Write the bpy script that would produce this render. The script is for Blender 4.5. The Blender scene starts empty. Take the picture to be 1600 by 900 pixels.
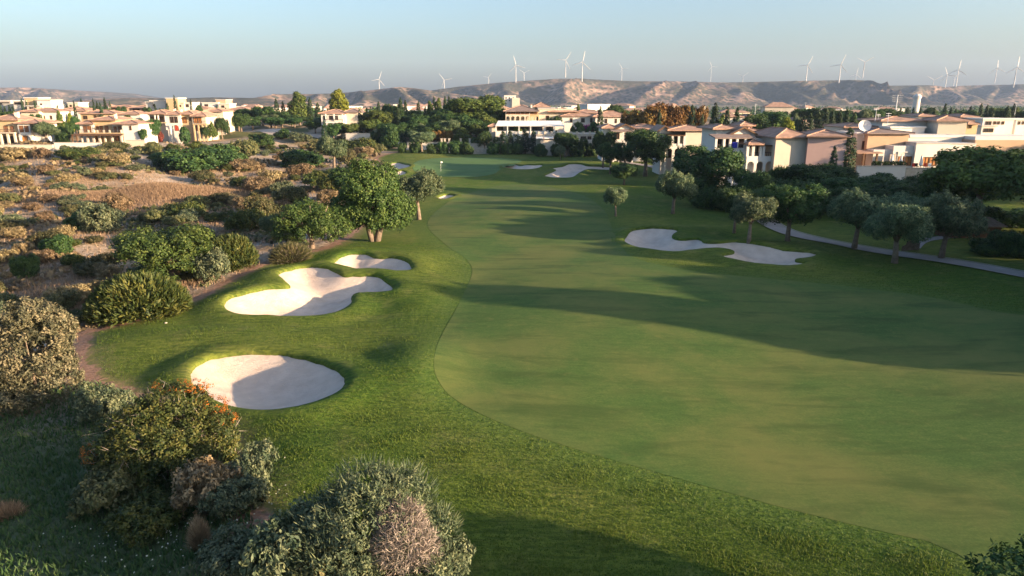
import bpy, math, random
import numpy as np
from mathutils import Vector, geometry
R = math.radians
scene = bpy.context.scene
C = scene.collection
# ------------------------------------------------------------------ camera, sky, sun, exposure
CAM_H, FPX = 16.0, 1067.0
PITCH = math.atan((450 - 158) / FPX)
cam_d = bpy.data.cameras.new('camera'); cam = bpy.data.objects.new('camera', cam_d); C.objects.link(cam)
cam.location = (0, 0, CAM_H); cam.rotation_euler = (math.pi / 2 - PITCH, 0, 0)
cam_d.sensor_width = 36; cam_d.lens = FPX / 1600 * 36; cam_d.clip_start = 0.5; cam_d.clip_end = 30000
scene.camera = cam
SUN_EL, SUN_AZ = R(11), R(111)          # azimuth clockwise from +Y
world = bpy.data.worlds.new('World'); scene.world = world; world.use_nodes = True
wn = world.node_tree; wn.nodes.clear()
sky = wn.nodes.new('ShaderNodeTexSky'); sky.sky_type = 'NISHITA'; sky.sun_disc = False
sky.sun_elevation = SUN_EL; sky.sun_rotation = SUN_AZ; sky.altitude = 50
sky.air_density = 1.0; sky.dust_density = 3.7; sky.ozone_density = 2.7
bg = wn.nodes.new('ShaderNodeBackground'); bg.inputs[1].default_value = 0.094
wo = wn.nodes.new('ShaderNodeOutputWorld')
wn.links.new(sky.outputs[0], bg.inputs[0]); wn.links.new(bg.outputs[0], wo.inputs[0])
sd = bpy.data.lights.new('sun', 'SUN'); sun = bpy.data.objects.new('sun', sd); C.objects.link(sun)
sd.energy = 5.0; sd.angle = R(0.6); sd.color = (1.0, 0.72, 0.45)
to_sun = Vector((math.sin(SUN_AZ) * math.cos(SUN_EL), math.cos(SUN_AZ) * math.cos(SUN_EL), math.sin(SUN_EL)))
sun.rotation_euler = (-to_sun).to_track_quat('-Z', 'Y').to_euler(); sun.location = (60, -20, 60)
vs = scene.view_settings; vs.view_transform = 'Standard'; vs.look = 'None'; vs.exposure = 2.0; vs.gamma = 1.0
vs.use_curve_mapping = False
cy = scene.cycles
cy.use_denoising = True; cy.max_bounces = 4; cy.diffuse_bounces = 2; cy.glossy_bounces = 2; cy.transmission_bounces = 2
cy.transparent_max_bounces = 4; cy.volume_bounces = 0; cy.caustics_reflective = False; cy.caustics_refractive = False

# ------------------------------------------------------------------ tags and mesh helpers
ORD = ['first', 'second', 'third', 'fourth', 'fifth', 'sixth', 'seventh', 'eighth', 'ninth', 'tenth', 'eleventh', 'twelfth',
       'thirteenth', 'fourteenth', 'fifteenth', 'sixteenth', 'seventeenth', 'eighteenth', 'nineteenth', 'twentieth']
def ordw(i): return ORD[i] if i < 20 else '%d%s' % (i + 1, {1: 'st', 2: 'nd', 3: 'rd'}.get((i + 1) % 10, 'th') if (i + 1) // 10 != 1 else 'th')
def tag(o, label=None, cat=None, group=None, kind=None):
    if label: o['label'] = label
    if cat: o['category'] = cat
    if group: o['group'] = group
    if kind: o['kind'] = kind
    return o
def empty(name, loc, rz=0):
    o = bpy.data.objects.new(name, None); C.objects.link(o); o.location = loc; o.rotation_euler = (0, 0, rz); o.empty_display_size = .2
    return o
def link(name, me, parent=None, loc=(0, 0, 0)):
    o = bpy.data.objects.new(name, me); C.objects.link(o); o.location = loc
    if parent: o.parent = parent
    return o
def mesh_np(name, V, F, mat, smooth=False, attrs=None):
    """V (n,3) array; F (m,k) array of equal-size polygons"""
    me = bpy.data.meshes.new(name); V = np.asarray(V, np.float32); F = np.asarray(F, np.int32)
    me.vertices.add(len(V)); me.vertices.foreach_set('co', V.ravel())
    k = F.shape[1]; me.loops.add(F.size); me.loops.foreach_set('vertex_index', F.ravel())
    me.polygons.add(len(F)); me.polygons.foreach_set('loop_start', np.arange(0, F.size, k, dtype=np.int32))
    me.polygons.foreach_set('loop_total', np.full(len(F), k, np.int32))
    if smooth: me.polygons.foreach_set('use_smooth', np.ones(len(F), bool))
    for an, av in (attrs or {}).items():
        a = me.attributes.new(an, 'FLOAT', 'POINT'); a.data.foreach_set('value', np.asarray(av, np.float32))
    me.update(calc_edges=True); me.materials.append(mat)
    return me
class MB:
    def __init__(s): s.v = []; s.f = []
    def add(s, vs_, fs_):
        b = len(s.v); s.v += [tuple(p) for p in vs_]; s.f += [tuple(b + i for i in f) for f in fs_]; return s
    def box(s, x0, x1, y0, y1, z0, z1):
        return s.add([(x0, y0, z0), (x1, y0, z0), (x1, y1, z0), (x0, y1, z0), (x0, y0, z1), (x1, y0, z1), (x1, y1, z1), (x0, y1, z1)],
                     [(3, 2, 1, 0), (4, 5, 6, 7), (0, 1, 5, 4), (1, 2, 6, 5), (2, 3, 7, 6), (3, 0, 4, 7)])
    def tube(s, pts, rad, n=8, cap=True):
        pts = [Vector(p) for p in pts]; rings = []
        for i, p in enumerate(pts):
            d = (pts[min(i + 1, len(pts) - 1)] - pts[max(i - 1, 0)]).normalized()
            a = d.cross(Vector((0.31, 0.95, 0.02))).normalized(); b = d.cross(a)
            r = rad[i] if hasattr(rad, '__len__') else rad
            rings.append([p + a * (r * math.cos(t)) + b * (r * math.sin(t)) for t in [2 * math.pi * k / n for k in range(n)]])
        b0 = len(s.v)
        for rg in rings: s.v += [tuple(p) for p in rg]
        for i in range(len(pts) - 1):
            for k in range(n):
                k2 = (k + 1) % n
                s.f.append((b0 + i * n + k, b0 + i * n + k2, b0 + (i + 1) * n + k2, b0 + (i + 1) * n + k))
        if cap:
            s.f.append(tuple(b0 + k for k in reversed(range(n)))); e = b0 + (len(pts) - 1) * n; s.f.append(tuple(e + k for k in range(n)))
        return s
    def lathe(s, prof, n=12, c=(0, 0)):
        b0 = len(s.v)
        for r, z in prof:
            for k in range(n):
                t = 2 * math.pi * k / n; s.v.append((c[0] + r * math.cos(t), c[1] + r * math.sin(t), z))
        for i in range(len(prof) - 1):
            for k in range(n):
                k2 = (k + 1) % n; s.f.append((b0 + i * n + k, b0 + i * n + k2, b0 + (i + 1) * n + k2, b0 + (i + 1) * n + k))
        s.f.append(tuple(b0 + k for k in reversed(range(n)))); e = b0 + (len(prof) - 1) * n; s.f.append(tuple(e + k for k in range(n)))
        return s
    def mesh(s, name, mat, smooth=False):
        me = bpy.data.meshes.new(name); me.from_pydata(s.v, [], s.f); me.materials.append(mat)
        if smooth: me.polygons.foreach_set('use_smooth', [True] * len(me.polygons))
        me.update(); return me
    def build(s, name, mat, parent=None, loc=(0, 0, 0), smooth=False): return link(name, s.mesh(name, mat, smooth), parent, loc)

# ------------------------------------------------------------------ materials
def new_mat(name):
    m = bpy.data.materials.new(name); m.use_nodes = True; nt = m.node_tree; nt.nodes.clear()
    out = nt.nodes.new('ShaderNodeOutputMaterial'); return m, nt, out
class NT:
    """tiny node-building helper"""
    def __init__(s, nt): s.nt = nt
    def n(s, t, **kw):
        nd = s.nt.nodes.new(t)
        for k, v in kw.items(): setattr(nd, k, v)
        return nd
    def l(s, a, b): s.nt.links.new(a, b)
    def coord(s): return s.n('ShaderNodeTexCoord').outputs['Object']
    def geo(s): return s.n('ShaderNodeNewGeometry').outputs['Position']
    def mapv(s, vec, scale=(1, 1, 1), rot=(0, 0, 0)):
        m = s.n('ShaderNodeMapping'); m.inputs['Scale'].default_value = scale; m.inputs['Rotation'].default_value = rot; s.l(vec, m.inputs[0]); return m.outputs[0]
    def noise(s, vec, scale, detail=3, rough=.55, dist=0):
        t = s.n('ShaderNodeTexNoise'); t.inputs['Scale'].default_value = scale; t.inputs['Detail'].default_value = detail
        t.inputs['Roughness'].default_value = rough; t.inputs['Distortion'].default_value = dist; s.l(vec, t.inputs['Vector']); return t.outputs['Fac']
    def voro(s, vec, scale, out='Distance'):
        t = s.n('ShaderNodeTexVoronoi'); t.inputs['Scale'].default_value = scale; s.l(vec, t.inputs['Vector']); return t.outputs[out]
    def ramp(s, fac, stops):
        r = s.n('ShaderNodeValToRGB'); el = r.color_ramp.elements
        while len(el) < len(stops): el.new(.5)
        for e, (p, c) in zip(el, stops):
            e.position = p; e.color = tuple(c) + (1,) if hasattr(c, '__len__') else (c, c, c, 1)
        s.l(fac, r.inputs[0]); return r.outputs[0]
    def mix(s, fac, a, b, mode='MIX'):
        m = s.n('ShaderNodeMix', data_type='RGBA', blend_type=mode)
        for sock, v in ((m.inputs[0], fac), (m.inputs[6], a), (m.inputs[7], b)):
            if hasattr(v, 'is_linked') or hasattr(v, 'links'): s.l(v, sock)
            elif hasattr(v, '__len__'): sock.default_value = tuple(v) + (1,) if len(v) == 3 else v
            else: sock.default_value = v if sock.type == 'VALUE' else (v, v, v, 1)
        return m.outputs[2]
    def attr(s, name): return s.n('ShaderNodeAttribute', attribute_name=name).outputs['Fac']
    def bump(s, h, strength=.4, dist=.1):
        b = s.n('ShaderNodeBump'); b.inputs['Strength'].default_value = strength; b.inputs['Distance'].default_value = dist; s.l(h, b.inputs['Height']); return b.outputs[0]
    def bsdf(s, out, col, rough=.8, normal=None, spec=.2, metal=0):
        b = s.n('ShaderNodeBsdfPrincipled')
        if hasattr(col, 'links'): s.l(col, b.inputs['Base Color'])
        else: b.inputs['Base Color'].default_value = tuple(col) + (1,)
        b.inputs['Roughness'].default_value = rough; b.inputs['Specular IOR Level'].default_value = spec; b.inputs['Metallic'].default_value = metal
        if normal: s.l(normal, b.inputs['Normal'])
        s.l(b.outputs[0], out.inputs['Surface']); return b
MATS = {}
def plain(name, col, rough=.75, var=.12, scale=1.2, spec=.25, metal=0, bump=0):
    """a painted or plastered surface with weathering"""
    if name in MATS: return MATS[name]
    m, nt, out = new_mat(name); h = NT(nt); co = h.coord()
    n1 = h.noise(co, scale, 4); n2 = h.noise(h.mapv(co, (1, 1, .25)), scale * 4, 3)
    lo = tuple(c * (1 - var) for c in col); hi = tuple(min(1, c * (1 + var)) for c in col)
    c = h.mix(h.ramp(n1, [(.3, 0), (.7, 1)]), lo, hi); c = h.mix(h.ramp(n2, [(.55, 0), (.8, var * 1.5)]), c, tuple(x * .6 for x in col))
    h.bsdf(out, c, rough, h.bump(n2, bump, .05) if bump else None, spec, metal); MATS[name] = m; return m
def leaf_mat(name, stops, trans=.25, objvar=.12, rough=.6):
    m, nt, out = new_mat(name); h = NT(nt)
    c = h.ramp(h.attr('tint'), stops)
    oi = h.n('ShaderNodeObjectInfo').outputs['Random']
    hv = h.n('ShaderNodeHueSaturation'); hv.inputs['Saturation'].default_value = 1.0
    mr = h.n('ShaderNodeMapRange'); mr.inputs[3].default_value = 1 - objvar * 1.6; mr.inputs[4].default_value = 1 + objvar * 1.6; h.l(oi, mr.inputs[0]); h.l(mr.outputs[0], hv.inputs['Value'])
    mh = h.n('ShaderNodeMapRange'); mh.inputs[3].default_value = .5 - objvar * .12; mh.inputs[4].default_value = .5 + objvar * .1; h.l(oi, mh.inputs[0]); h.l(mh.outputs[0], hv.inputs['Hue'])
    h.l(c, hv.inputs['Color'])
    d = h.n('ShaderNodeBsdfPrincipled'); d.inputs['Roughness'].default_value = rough; d.inputs['Specular IOR Level'].default_value = .25; h.l(hv.outputs[0], d.inputs['Base Color'])
    t = h.n('ShaderNodeBsdfTranslucent'); h.l(hv.outputs[0], t.inputs[0])
    mx = h.n('ShaderNodeMixShader'); mx.inputs[0].default_value = trans; h.l(d.outputs[0], mx.inputs[1]); h.l(t.outputs[0], mx.inputs[2])
    h.l(mx.outputs[0], out.inputs['Surface']); MATS[name] = m; return m
GR = lambda a, b, c: [(0, a), (.5, b), (1, c)]
leaf_mat('carob_leaf', GR((.018, .042, .010), (.044, .084, .018), (.11, .15, .035)))
leaf_mat('broad_leaf', GR((.014, .040, .014), (.032, .076, .022), (.075, .13, .030)))
leaf_mat('olive_leaf', GR((.034, .064, .034), (.078, .125, .062), (.19, .225, .11)))
leaf_mat('silver_leaf', GR((.05, .060, .036), (.13, .132, .075), (.29, .26, .15)))
leaf_mat('pine_leaf', GR((.03, .055, .012), (.065, .10, .022), (.13, .165, .03)))
leaf_mat('cypress_leaf', GR((.010, .026, .014), (.022, .046, .020), (.048, .078, .028)), trans=.1)
leaf_mat('autumn_leaf', GR((.06, .042, .012), (.14, .078, .017), (.24, .13, .027)))
leaf_mat('yellow_leaf', GR((.06, .085, .008), (.15, .18, .018), (.28, .29, .035)))
leaf_mat('scrub_leaf', GR((.034, .050, .020), (.088, .098, .038), (.185, .17, .075)), objvar=.2)
leaf_mat('tan_leaf', GR((.10, .080, .042), (.21, .16, .085), (.34, .26, .145)), objvar=.18)
leaf_mat('lentisk_leaf', GR((.016, .034, .010), (.050, .072, .018), (.125, .125, .030)))
leaf_mat('dead_twig', GR((.12, .105, .095), (.25, .21, .185), (.42, .34, .29)), trans=0.1)
leaf_mat('grey_leaf', GR((.034, .056, .032), (.080, .105, .058), (.18, .19, .10)))
leaf_mat('flower_orange', GR((.20, .06, .01), (.38, .12, .015), (.50, .20, .03)))
leaf_mat('flower_magenta', GR((.10, .008, .06), (.22, .02, .13), (.32, .05, .2)))
leaf_mat('flower_red', GR((.06, .02, .015), (.16, .03, .025), (.24, .06, .04)))
leaf_mat('flower_white', GR((.4, .42, .3), (.6, .6, .45), (.75, .75, .6)))
leaf_mat('rough_blade', GR((.030, .074, .008), (.064, .116, .014), (.14, .17, .030)), trans=.4)
leaf_mat('dry_blade', GR((.15, .10, .06), (.26, .18, .11), (.38, .28, .18)))
leaf_mat('weed_leaf', GR((.024, .065, .022), (.05, .105, .034), (.11, .15, .05)))
bark = plain('bark', (.17, .13, .10), .9, .3, 3, .1, bump=.6)
bark_pale = plain('bark_pale', (.17, .135, .105), .9, .3, 3, .1, bump=.6)
# buildings
M_ = {
 'cream': plain('cream_plaster', (.50, .44, .36), .85, .07, .35), 'white': plain('white_plaster', (.58, .55, .51), .85, .06, .35),
 'yellow': plain('ochre_plaster', (.43, .32, .19), .85, .08, .35), 'pink': plain('pink_plaster', (.56, .38, .335), .85, .06, .35),
 'tan': plain('tan_plaster', (.40, .28, .19), .85, .07, .35), 'stone': plain('pale_stone', (.42, .37, .31), .9, .18, 1.5),
 'roof': plain('roof_tile', (.31, .195, .145), .85, .3, .8, bump=.3), 'roofd': plain('dark_roof_tile', (.19, .145, .13), .85, .25, .8, bump=.3),
 'wood': plain('brown_timber', (.10, .055, .03), .7, .3, 2), 'door': plain('orange_timber', (.36, .15, .045), .6, .25, 2),
 'rail': plain('dark_railing', (.05, .045, .045), .6, .1, 3), 'glass': plain('dark_glass', (.02, .022, .026), .15, .2, .6, .6),
 'shade': plain('painted_interior_shade', (.03, .022, .018), .9, .2, 1), 'canvas': plain('white_canvas', (.66, .65, .62), .8, .04, .5),  # the shade entry paints the unlit inside of openings as dark panels
 'metal': plain('pale_metal', (.62, .63, .65), .45, .08, 1, .5), 'turb': plain('turbine_white', (.40, .40, .41), .5, .03, .01, .4),
 'panel': plain('solar_glass', (.02, .028, .05), .2, .15, .8, .6), 'conc': plain('concrete', (.40, .38, .36), .9, .12, .6),
 'shut': plain('brown_shutter', (.22, .10, .05), .7, .2, 2), 'red': plain('red_cloth', (.45, .05, .03), .8, .1, 2), 'blue': plain('blue_towel', (.02, .03, .30), .9, .1, 4),
}

# ------------------------------------------------------------------ terrain
def ss(a, b, x):
    t = np.clip((np.asarray(x, float) - a) / (b - a), 0, 1); return t * t * (3 - 2 * t)
def gau(x, y, cx, cy_, sx, sy): return np.exp(-((x - cx) / sx) ** 2 - ((y - cy_) / sy) ** 2)
RINGS = []   # turf collars raised round the bunkers
def h0(x, y):
    x = np.asarray(x, float); y = np.asarray(y, float)
    near = 1 - ss(450, 650, y)
    z = .28 * np.sin(x / 11 + y / 17 + 1) * np.sin(y / 13 - x / 31) + .18 * np.sin(x / 7.3 - y / 9.1)
    z = z * ss(0, 25, y + 8) * near
    z = z + near * (3.4 * ss(110, 205, y) * ss(-35, -105, x) + 4.2 * ss(235, 345, y) * ss(-70, -140, x))
    z = z + near * 3.6 * ss(226, 270, y) * ss(-120, -70, x) * (1 - ss(95, 160, x))
    z = z + near * 1.6 * ss(98, 125, y) * ss(30, 62, x) + near * 2.0 * ss(140, 200, y) * ss(60, 120, x)
    # scrub side: a shallow gully beside the course and sandy hummocks
    z = z - 1.3 * ss(-20, -34, x + .12 * y) * (1 - ss(-48, -75, x + .12 * y)) * ss(18, 40, y) * (1 - ss(150, 220, y))
    scr = ss(-26, -45, x + .1 * y) * ss(25, 60, y) * near
    z = z + scr * (.55 * np.sin(x / 6.1 + 1.3 * np.sin(y / 9)) * np.sin(y / 7.7) + .35 * np.sin(x / 3.1 + y / 4.3))
    z = z + 2.6 * gau(x, y, -62, 122, 15, 9) + 1.6 * gau(x, y, -88, 150, 18, 9) + 1.2 * gau(x, y, -110, 172, 22, 9)
    z = z - 1.2 * (1 - ss(24, 40, y)) * ss(-9, -17, x)
    # mounds round the bunkers
    z = z + .85 * gau(x, y, -20.5, 45.5, 8, 2.6) + .75 * gau(x, y, -6.0, 39, 2.6, 5) + .6 * gau(x, y, -7.5, 57, 2.6, 6) + .6 * gau(x, y, -10, 68, 4, 5)
    z = z + .7 * gau(x, y, -22, 58, 4, 6) + .5 * gau(x, y, -17, 71, 7, 3) + .6 * gau(x, y, 29, 76, 8, 3) + .7 * gau(x, y, 21, 86, 7, 3)
    z = z + .9 * gau(x, y, 14, 170, 14, 5) + .8 * gau(x, y, -24, 165, 5, 9) + .8 * gau(x, y, -30, 205, 10, 8)
    z = z + .5 * gau(x, y, -8, 166, 18, 10)
    for ol, hi_, lo, up_ in RINGS:
        m = (x > lo[0]) & (x < up_[0]) & (y > lo[1]) & (y < up_[1])
        if np.any(m):
            z = np.array(z, float); d = sdist(x[m], y[m], ol); z[m] += hi_ * np.exp(-((d + .7) / 1.5) ** 2)
    return z
def ray(px, py):
    xr = (px - 800) / FPX; d = (py - 450) / FPX
    return xr, math.cos(PITCH) - d * math.sin(PITCH), -(math.sin(PITCH) + d * math.cos(PITCH))
def gp(px, py):
    """where a line of sight meets the ground"""
    dx, dy, dz = ray(px, py); t = np.arange(12, 900, .4); f = CAM_H + dz * t - h0(dx * t, dy * t)
    i = int(np.argmax(f < 0)); a, b = (t[i - 1], t[i]) if i else (t[-2], t[-1])
    for _ in range(18):
        m = (a + b) / 2
        if CAM_H + dz * m - float(h0(dx * m, dy * m)) > 0: a = m
        else: b = m
    return dx * b, dy * b
def XZ(px, py, Y):
    dx, dy, dz = ray(px, py); t = Y / dy; return dx * t, CAM_H + dz * t
def spline(pts, n=8, closed=True):
    P_ = [np.array(p, float) for p in pts]; out = []; m = len(P_)
    for i in range(m if closed else m - 1):
        if closed: a, b, c, d = P_[i - 1], P_[i], P_[(i + 1) % m], P_[(i + 2) % m]
        else: a, b, c, d = P_[max(i - 1, 0)], P_[i], P_[i + 1], P_[min(i + 2, m - 1)]
        for k in range(n):
            t = k / n; out.append(.5 * ((2 * b) + (c - a) * t + (2 * a - 5 * b + 4 * c - d) * t * t + (3 * b - a - 3 * c + d) * t ** 3))
    if not closed: out.append(P_[-1])
    return np.array(out)
def sdist(x, y, poly):
    """signed distance, positive inside"""
    x = np.asarray(x, float); y = np.asarray(y, float); best = np.full(x.shape, 1e9); ins = np.zeros(x.shape, bool)
    A = poly; B = np.roll(poly, -1, 0)
    for (ax, ay), (bx, by) in zip(A, B):
        ex, ey = bx - ax, by - ay; L = ex * ex + ey * ey + 1e-9
        t = np.clip(((x - ax) * ex + (y - ay) * ey) / L, 0, 1)
        best = np.minimum(best, (x - ax - t * ex) ** 2 + (y - ay - t * ey) ** 2)
        c = ((ay > y) != (by > y)) & (x < ex * (y - ay) / (by - ay + 1e-12) + ax); ins ^= c
    d = np.sqrt(best); return np.where(ins, d, -d)
def outline(px_pts, n=8): return spline([gp(*p) for p in px_pts], n)

BUNK = [
 ('oval sand bunker behind the orange-flowered bush, nearest the camera', [(296,597),(303,580),(325,567),(360,559),(410,557),(450,560),(490,569),(520,580),(538,593),(541,606),(530,620),(500,634),(460,645),(420,650),(385,648),(350,640),(320,625),(302,610)], .5, 3.2),
 ('large lobed sand bunker, middle one of the three left of the fairway', [(350,481),(360,470),(385,462),(420,455),(452,453),(445,444),(433,432),(452,425),(477,422),(500,425),(520,430),(537,437),(560,438),(587,439),(610,447),(614,458),(596,462),(566,463),(552,467),(549,480),(530,492),(500,499),(460,501),(420,499),(380,498),(356,491)], .45, 3.0),
 ('small kidney sand bunker beyond the lobed one, below the forked carob tree', [(518,417),(533,404),(553,399),(573,400),(588,405),(610,405),(630,408),(643,417),(641,427),(620,431),(587,430),(553,428),(527,423)], .45, 2.6),
 ('long irregular sand bunker on the shaded side before the olive trees', [(975,379),(985,363),(1020,358),(1058,362),(1050,371),(1060,377),(1092,376),(1105,382),(1150,380),(1190,385),(1230,393),(1262,396),(1277,400),(1268,405),(1243,409),(1258,415),(1222,419),(1172,414),(1138,407),(1127,402),(1146,396),(1120,391),(1080,394),(1050,397),(1015,393),(990,388)], .4, 2.4),
 ('broad sand bunker beside the cart path, right of the putting green', [(851,275),(868,267),(860,264),(878,261),(890,257),(907,257),(920,260),(954,262),(950,267),(918,266),(906,271),(895,278),(875,280),(856,278)], .4, 2.4),
 ('narrow sand bunker just right of the putting green', [(785,261),(802,257),(824,258),(846,258),(846,262),(826,266),(800,265)], .35, 2.2),
 ('sand bunker on the left edge of the putting green', [(610,256),(625,255),(641,259),(632,264),(620,267),(610,263)], .35, 2.0),
 ('tiny sand bunker in front of the one left of the green', [(618,270),(628,268),(635,270),(629,274),(620,275)], .3, 1.6),
 ('small sand bunker peeping out behind the grey olive tree', [(684,310),(694,305),(704,305),(712,307),(704,310),(694,313)], .35, 1.8),
]
for i, b in enumerate(BUNK): BUNK[i] = b + (outline(b[1], 6),)
for i, b in enumerate(BUNK): RINGS.append((b[4], [.42, .42, .38, .35, .3, .25, .25, .15, .25][i], b[4].min(0) - 5, b[4].max(0) + 5))
def bunk_fields(x, y):
    z = np.zeros(np.shape(x)); any_ = np.full(np.shape(x), -99.)
    for lab, _, dep, wid, ol in BUNK:
        lo = ol.min(0) - 1.5; hi = ol.max(0) + 1.5
        m = (x > lo[0]) & (x < hi[0]) & (y > lo[1]) & (y < hi[1])
        if not m.any(): continue
        d = sdist(x[m], y[m], ol)
        z[m] -= ss(-.4, .1, d) * .40 + (dep + .2) * ss(0, wid, d); any_[m] = np.maximum(any_[m], d)
    return z, any_
# course edge: everything left of it is scrubland
EDGE = [gp(*p) for p in [(420,893),(405,820),(392,740),(360,690),(240,625),(150,590),(132,560),(140,520),(200,505),(270,486),(330,458),(400,420),(440,402),(500,392),(545,372),(585,335),(612,290),(606,262),(590,247),(625,237)]]
SCRUB = np.array([(-60, -40), (-8, -40), (-7, 15)] + EDGE + [(-60, 240), (-600, 240), (-600, -40)])
FAIR = outline([(1700,893),(1450,846),(1250,800),(1050,745),(900,702),(800,668),(725,633),(690,603),(678,565),(692,520),(722,465),(738,425),(728,405),(700,385),(668,352),(688,325),(730,303),(790,289),(850,291),(905,303),(945,330),(960,365),(985,400),(1060,420),(1160,432),(1310,446),(1450,464),(1560,488),(1720,520)], 5)
GREEN = outline([(645,262),(652,252),(690,247),(760,246.5),(812,250),(806,257),(782,265),(768,273),(735,277),(690,276),(660,271)], 5)
PATH_PX = [(880,231),(905,237),(932,243),(965,251),(1010,259),(1050,268),(1090,283),(1130,306),(1165,328),(1195,345),(1220,359),(1255,370),(1330,385),(1450,404),(1530,417),(1620,434)]

GMAT = []
def build_ground():
    ys = list(np.arange(-25, 12, 1.5)); y = 12.0
    while y < 7000: ys.append(y); y += max(.16, .0105 * y)
    ys = np.array(ys); u = np.linspace(-1, 1, 441); u = u * (.72 + .28 * np.abs(u))
    Y = np.repeat(ys[:, None], len(u), 1); X = u[None, :] * 1.7 * (Y.clip(0) + 14)
    X, Y = X.ravel(), Y.ravel(); bz, bd = bunk_fields(X, Y)
    Z = h0(X, Y) + bz - ss(0, .2, bd) * .15
    sc = sdist(X, Y, SCRUB); far = ss(225, 245, Y)
    town = ss(300, 360, Y)
    # short-range roughness of the scrub
    rng = np.random.default_rng(5)
    Z += np.clip(sc, 0, 1) * rng.normal(0, .05, len(X)) * (Y < 200)
    n = len(u); i = np.arange((len(ys) - 1) * n).reshape(-1, n)[:, :-1].ravel()
    F = np.stack([i, i + 1, i + n + 1, i + n], 1)
    mid = ss(125, 112, X + 0 * Y) * ss(20, 40, X)
    me = mesh_np('ground', np.stack([X, Y, Z], 1), F, GMAT[0], True,
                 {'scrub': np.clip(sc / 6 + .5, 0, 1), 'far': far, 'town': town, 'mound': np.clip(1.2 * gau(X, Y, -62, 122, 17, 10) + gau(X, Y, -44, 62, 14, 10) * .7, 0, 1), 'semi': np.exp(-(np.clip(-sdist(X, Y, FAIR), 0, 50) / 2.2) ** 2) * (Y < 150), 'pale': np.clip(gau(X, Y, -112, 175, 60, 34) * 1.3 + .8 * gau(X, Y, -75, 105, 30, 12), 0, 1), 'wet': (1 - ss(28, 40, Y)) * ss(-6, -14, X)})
    o = link('ground', me); return tag(o, kind='structure')
def ground_mat():
    m, nt, out = new_mat('ground_cover'); h = NT(nt); p = h.geo()
    # rough grass
    n_big = h.noise(p, .06, 4); n_mid = h.noise(p, .45, 4); n_fin = h.noise(h.mapv(p, (1, 1, 1), (0, 0, .5)), 3.5, 5, .65)
    streak = h.noise(h.mapv(p, (.7, 4, 1), (0, 0, -.55)), 1.1, 4, .65, .6)
    g = h.ramp(n_fin, [(.25, (.028, .066, .008)), (.5, (.062, .110, .014)), (.78, (.135, .155, .030))])
    g = h.mix(h.ramp(n_big, [(.4, 0), (.6, .65)]), g, (.14, .15, .030))
    g = h.mix(h.ramp(n_mid, [(.52, 0), (.70, .6)]), g, (.16, .155, .05))
    g = h.mix(h.ramp(streak, [(.40, .65), (.56, 0)]), g, (.026, .052, .010))
    g = h.mix(h.mix(.75, 0.0, h.attr('semi')), g, h.ramp(n_fin, [(.3, (.036, .074, .014)), (.5, (.056, .098, .020)), (.72, (.088, .122, .028))]))
    # scrub: pale soil, dry grass, low green
    s1 = h.noise(p, .16, 5, .6, .4); s2 = h.noise(p, .9, 5, .65); s3 = h.noise(h.mapv(p, (1, 2.2, 1)), 3.2, 4, .7)
    soil = h.ramp(s3, [(.25, (.19, .15, .115)), (.5, (.32, .255, .20)), (.75, (.45, .385, .33))])
    soil = h.mix(h.ramp(h.voro(p, 1.1), [(.12, .6), (.3, 0)]), soil, (.48, .43, .385))
    sc = h.mix(h.ramp(s1, [(.44, 0), (.57, .85)]), soil, h.ramp(s3, [(.3, (.14, .095, .052)), (.7, (.29, .205, .125))]))
    sc = h.mix(h.mix(.8, 0.0, h.attr('pale')), sc, soil)
    sc = h.mix(h.ramp(s2, [(.54, 0), (.64, .8)]), sc, (.060, .066, .028))
    sc = h.mix(h.attr('mound'), sc, h.ramp(s3, [(.3, (.20, .125, .08)), (.7, (.34, .225, .15))]))
    corner_green_c = h.ramp(n_fin, [(.3, (.018, .045, .014)), (.55, (.036, .075, .022)), (.8, (.085, .10, .04))])  # ground turns dark green towards the near left corner
    sc = h.mix(h.mix(.85, 0.0, h.attr('wet')), sc, h.mix(h.ramp(s1, [(.6, 0), (.75, .6)]), corner_green_c, (.09, .085, .05)))
    # edge of the course: bare reddish soil
    def addn(a, nfac, amt):
        ma = h.n('ShaderNodeMath', operation='MULTIPLY_ADD'); h.l(nfac, ma.inputs[0]); ma.inputs[1].default_value = amt; h.l(a, ma.inputs[2])
        mb = h.n('ShaderNodeMath', operation='SUBTRACT'); h.l(ma.outputs[0], mb.inputs[0]); mb.inputs[1].default_value = amt * .5; return mb.outputs[0]
    e = addn(addn(h.attr('scrub'), s2, .35), n_fin, .15)
    c = h.mix(h.ramp(e, [(.22, 0), (.40, .75)]), g, (.15, .135, .055))
    c = h.mix(h.ramp(e, [(.44, 0), (.50, 1)]), c, h.ramp(s3, [(.3, (.16, .085, .055)), (.7, (.33, .21, .15))]))
    c = h.mix(h.ramp(e, [(.62, 0), (.74, 1)]), c, sc)
    # village ground and far plain
    f1 = h.noise(p, .05, 5, .6); f2 = h.noise(p, .012, 5, .6)
    vil = h.mix(h.ramp(f1, [(.45, 0), (.55, 1)]), (.07, .075, .03), (.30, .22, .15))
    c = h.mix(h.attr('far'), c, vil)
    pl = h.ramp(h.noise(p, .02, 6, .7), [(.38, (.03, .045, .024)), (.5, (.10, .09, .055)), (.6, (.30, .23, .17)), (.7, (.07, .075, .04))])
    c = h.mix(h.attr('town'), c, pl)
    bh = h.mix(.5, n_fin, streak)
    h.bsdf(out, c, .95, h.bump(bh, .8, .2), .1); return m
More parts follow.
